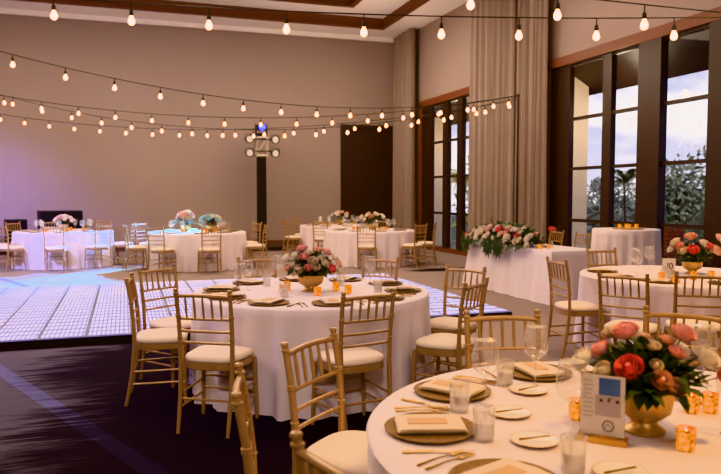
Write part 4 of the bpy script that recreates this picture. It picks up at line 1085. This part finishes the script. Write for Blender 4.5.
def strand(p0, p1, sag, spacing, offset, label, drop=0.04, sc=0.8):
    o = empty('string_light', p0, 0, label, 'string lights', 'strands of festoon bulbs over the dance floor')
    p0, p1 = Vector(p0), Vector(p1)
    def at(s_): q = p0.lerp(p1, s_); q.z -= sag * 4 * s_ * (1 - s_); return q - p0
    ln = (p1 - p0).length; ss = []
    while offset < ln - 0.12: ss.append(offset / ln); offset += spacing
    w = MB(); w.tube([at(k / 40) for k in range(41)], 0.006, 5)
    for q in ss:
        q = at(q); w.tube([q, q - Vector((0, 0, drop))], 0.006, 5)
    w.build('cord', M['wire'], o)
    for q in ss:
        q = at(q) - Vector((0, 0, drop))
        for nm, me in (('socket', SOCK), ('bulb', BULB)):
            b_ = put(nm, me, o, q); b_.scale = (sc, sc, sc)
    return o
PT = (7.23, 11.95, 3.46)
strand((-2.22, 7.53, 3.47), (5.66, 4.86, 3.15), 0.13, 0.70, 0.34, 'near strand of large bulbs along the top, running across the whole picture', 0.06, 0.9)
strand((1.66, 5.47, 3.36), (5.56, 4.13, 2.90), 0.03, 0.70, 0.36, 'nearest strand of bulbs slanting down at the top right', 0.06, 0.9)
strand((-2.09, 9.81, 3.49), (7.23, 11.93, 3.47), 0.52, 0.625, 0.79 - 0.625, 'strand of bulbs starting high at left, sagging to the pole, uppermost of four')
strand((-3.21, 14.95, 3.61), PT, 0.52, 0.68, 1.16 - 0.68, 'second highest of the four sagging strands at left')
strand((-3.58, 16.68, 4.01), (7.21, 11.96, 3.42), 0.84, 0.63, 2.2 - 3 * 0.63, 'third highest of the four sagging strands at left')
strand((-4.16, 19.29, 3.76), (7.23, 11.98, 3.38), 0.60, 0.66, 1.71 - 2 * 0.66, 'lowest and farthest of the four sagging strands at left')

# ------------------------------------------------------------------ lights
def light(kind, name, loc, energy, color, rot=(0, 0, 0), **kw):
    d = bpy.data.lights.new(name, kind); d.energy = energy; d.color = color
    for k, v in kw.items(): setattr(d, k, v)
    o = bpy.data.objects.new(name, d); o.location = loc; o.rotation_euler = rot; col.objects.link(o); return o
def aim(loc, target): return (Vector(target) - Vector(loc)).to_track_quat('-Z', 'Y').to_euler()
WARM = (1.0, 0.77, 0.56); WARM2 = (1.0, 0.60, 0.32)
for x in (-5.0, 0.0, 5.0):
    for y in (3.5, 10.0, 16.0):
        light('AREA', 'ceiling_downlight', (x, y, 6.3), 28 if y < 5 and x > -1 else 150, WARM, (0, 0, 0), shape='SQUARE', size=2.6)
light('AREA', 'front_fill', (0.5, -3.8, 4.6), 90, (1.0, 0.76, 0.64), aim((0.5, -3.8, 4.6), (1.5, 6.5, 0.5)), shape='RECTANGLE', size=5.0, size_y=1.6)  # unseen fill added behind the camera to light table skirts and chairs
light('SPOT', 'centre_table_fill', (-1.5, -3.0, 4.6), 620, (1.0, 0.80, 0.76), aim((-1.5, -3.0, 4.6), (1.2, 5.6, 0.5)), spot_size=R(30), spot_blend=0.8, shadow_soft_size=0.6)  # unseen spot added as front fill for the central table
light('SPOT', 'table_spot', (2.6, 0.4, 5.9), 880, (1.0, 0.55, 0.15), aim((2.6, 0.4, 5.9), (2.3, 1.9, 0.7)), spot_size=R(42), spot_blend=0.9, shadow_soft_size=0.4)
light('SPOT', 'table_spot', (6.3, 3.9, 5.9), 860, (1.0, 0.55, 0.16), aim((6.3, 3.9, 5.9), (5.3, 5.4, 0.7)), spot_size=R(46), spot_blend=0.9, shadow_soft_size=0.4)
light('SPOT', 'stage_wash_blue', (3.5, 19.1, 3.35), 26000, (0.16, 0.36, 1.0), aim((3.5, 19.1, 3.35), (-1.9, 13.2, 0.1)), spot_size=R(33), spot_blend=0.9, shadow_soft_size=0.15)
light('SPOT', 'stage_wash_violet', (-7.5, 14.5, 4.6), 4200, (0.26, 0.22, 1.0), aim((-7.5, 14.5, 4.6), (-3.6, 20.5, 0.3)), spot_size=R(48), spot_blend=1.0, shadow_soft_size=0.3)
light('SPOT', 'stage_wash_violet', (-6.0, 9.0, 5.0), 900, (0.34, 0.24, 1.0), aim((-6.0, 9.0, 5.0), (-0.6, 7.6, 0.0)), spot_size=R(56), spot_blend=1.0, shadow_soft_size=0.3)
light('SPOT', 'stage_wash_cyan', (3.4, 19.1, 3.1), 9000, (0.12, 0.9, 1.0), aim((3.4, 19.1, 3.1), (0.5, 15.2, 0.75)), spot_size=R(20), spot_blend=0.6, shadow_soft_size=0.1)
light('SPOT', 'table_spot_blue', (-4.5, 9.5, 5.2), 5000, (0.30, 0.32, 1.0), aim((-4.5, 9.5, 5.2), (-1.4, 16.2, 0.5)), spot_size=R(26), spot_blend=1.0, shadow_soft_size=0.3)
for x, y in ((-4, 6), (0.5, 7), (4.5, 4.0), (-2, 15.5), (2, 15.5), (5.5, 13), (5.8, 17.5), (-6.5, 13)):
    light('POINT', 'festoon_fill', (x, y, 4.3), 75, WARM, shadow_soft_size=0.12)  # unseen point lamps added to the bulbs' own light, lifting walls and ceiling

light('SUN', 'tree_fill_sun', (20, -10, 20), 1.6, (1.0, 0.92, 0.82), Vector((0.45, 0.75, -0.48)).to_track_quat('-Z', 'Y').to_euler(), angle=R(8))  # sun added, its direction chosen to light the outdoor trees from the front

light('POINT', 'column_fill', (9.2, 11.6, 3.2), 70, (1.0, 0.78, 0.55), shadow_soft_size=0.1)  # unseen lamps added to brighten the outside columns and eave
light('POINT', 'column_fill', (9.3, 18.6, 3.2), 70, (1.0, 0.78, 0.55), shadow_soft_size=0.1)

# dusk sky with broken cloud
w = bpy.data.worlds.new('dusk_sky'); scene.world = w; w.use_nodes = True
nt = w.node_tree; N, L = nt.nodes, nt.links
bg = N['Background']
tc = N.new('ShaderNodeTexCoord'); sp = N.new('ShaderNodeSeparateXYZ'); L.new(tc.outputs['Generated'], sp.inputs[0])
gr = N.new('ShaderNodeValToRGB'); L.new(sp.outputs['Z'], gr.inputs['Fac'])
e = gr.color_ramp.elements; e[0].position = 0.0; e[0].color = lin((206, 200, 216)); e[1].position = 0.35; e[1].color = lin((92, 110, 172))
mp = N.new('ShaderNodeMapping'); mp.inputs['Scale'].default_value = (3.2, 3.2, 9.0); L.new(tc.outputs['Generated'], mp.inputs['Vector'])
cn = N.new('ShaderNodeTexNoise'); cn.inputs['Scale'].default_value = 1.6; cn.inputs['Detail'].default_value = 7; cn.inputs['Roughness'].default_value = 0.55; L.new(mp.outputs['Vector'], cn.inputs['Vector'])
cr = N.new('ShaderNodeValToRGB'); L.new(cn.outputs['Fac'], cr.inputs['Fac'])
cr.color_ramp.elements[0].position = 0.47; cr.color_ramp.elements[0].color = (0, 0, 0, 1); cr.color_ramp.elements[1].position = 0.60; cr.color_ramp.elements[1].color = (1, 1, 1, 1)
mx = N.new('ShaderNodeMix'); mx.data_type = 'RGBA'; L.new(cr.outputs['Color'], mx.inputs['Factor']); L.new(gr.outputs['Color'], mx.inputs['A']); mx.inputs['B'].default_value = lin((250, 240, 236))
L.new(mx.outputs['Result'], bg.inputs['Color']); bg.inputs['Strength'].default_value = 1.45

scene.view_settings.view_transform = 'Khronos PBR Neutral'
scene.view_settings.look = 'None'
scene.view_settings.exposure = 0.44
scene.cycles.max_bounces = 8
scene.cycles.transparent_max_bounces = 24
scene.cycles.sample_clamp_indirect = 4.0
scene.cycles.caustics_reflective = False
scene.cycles.caustics_refractive = False
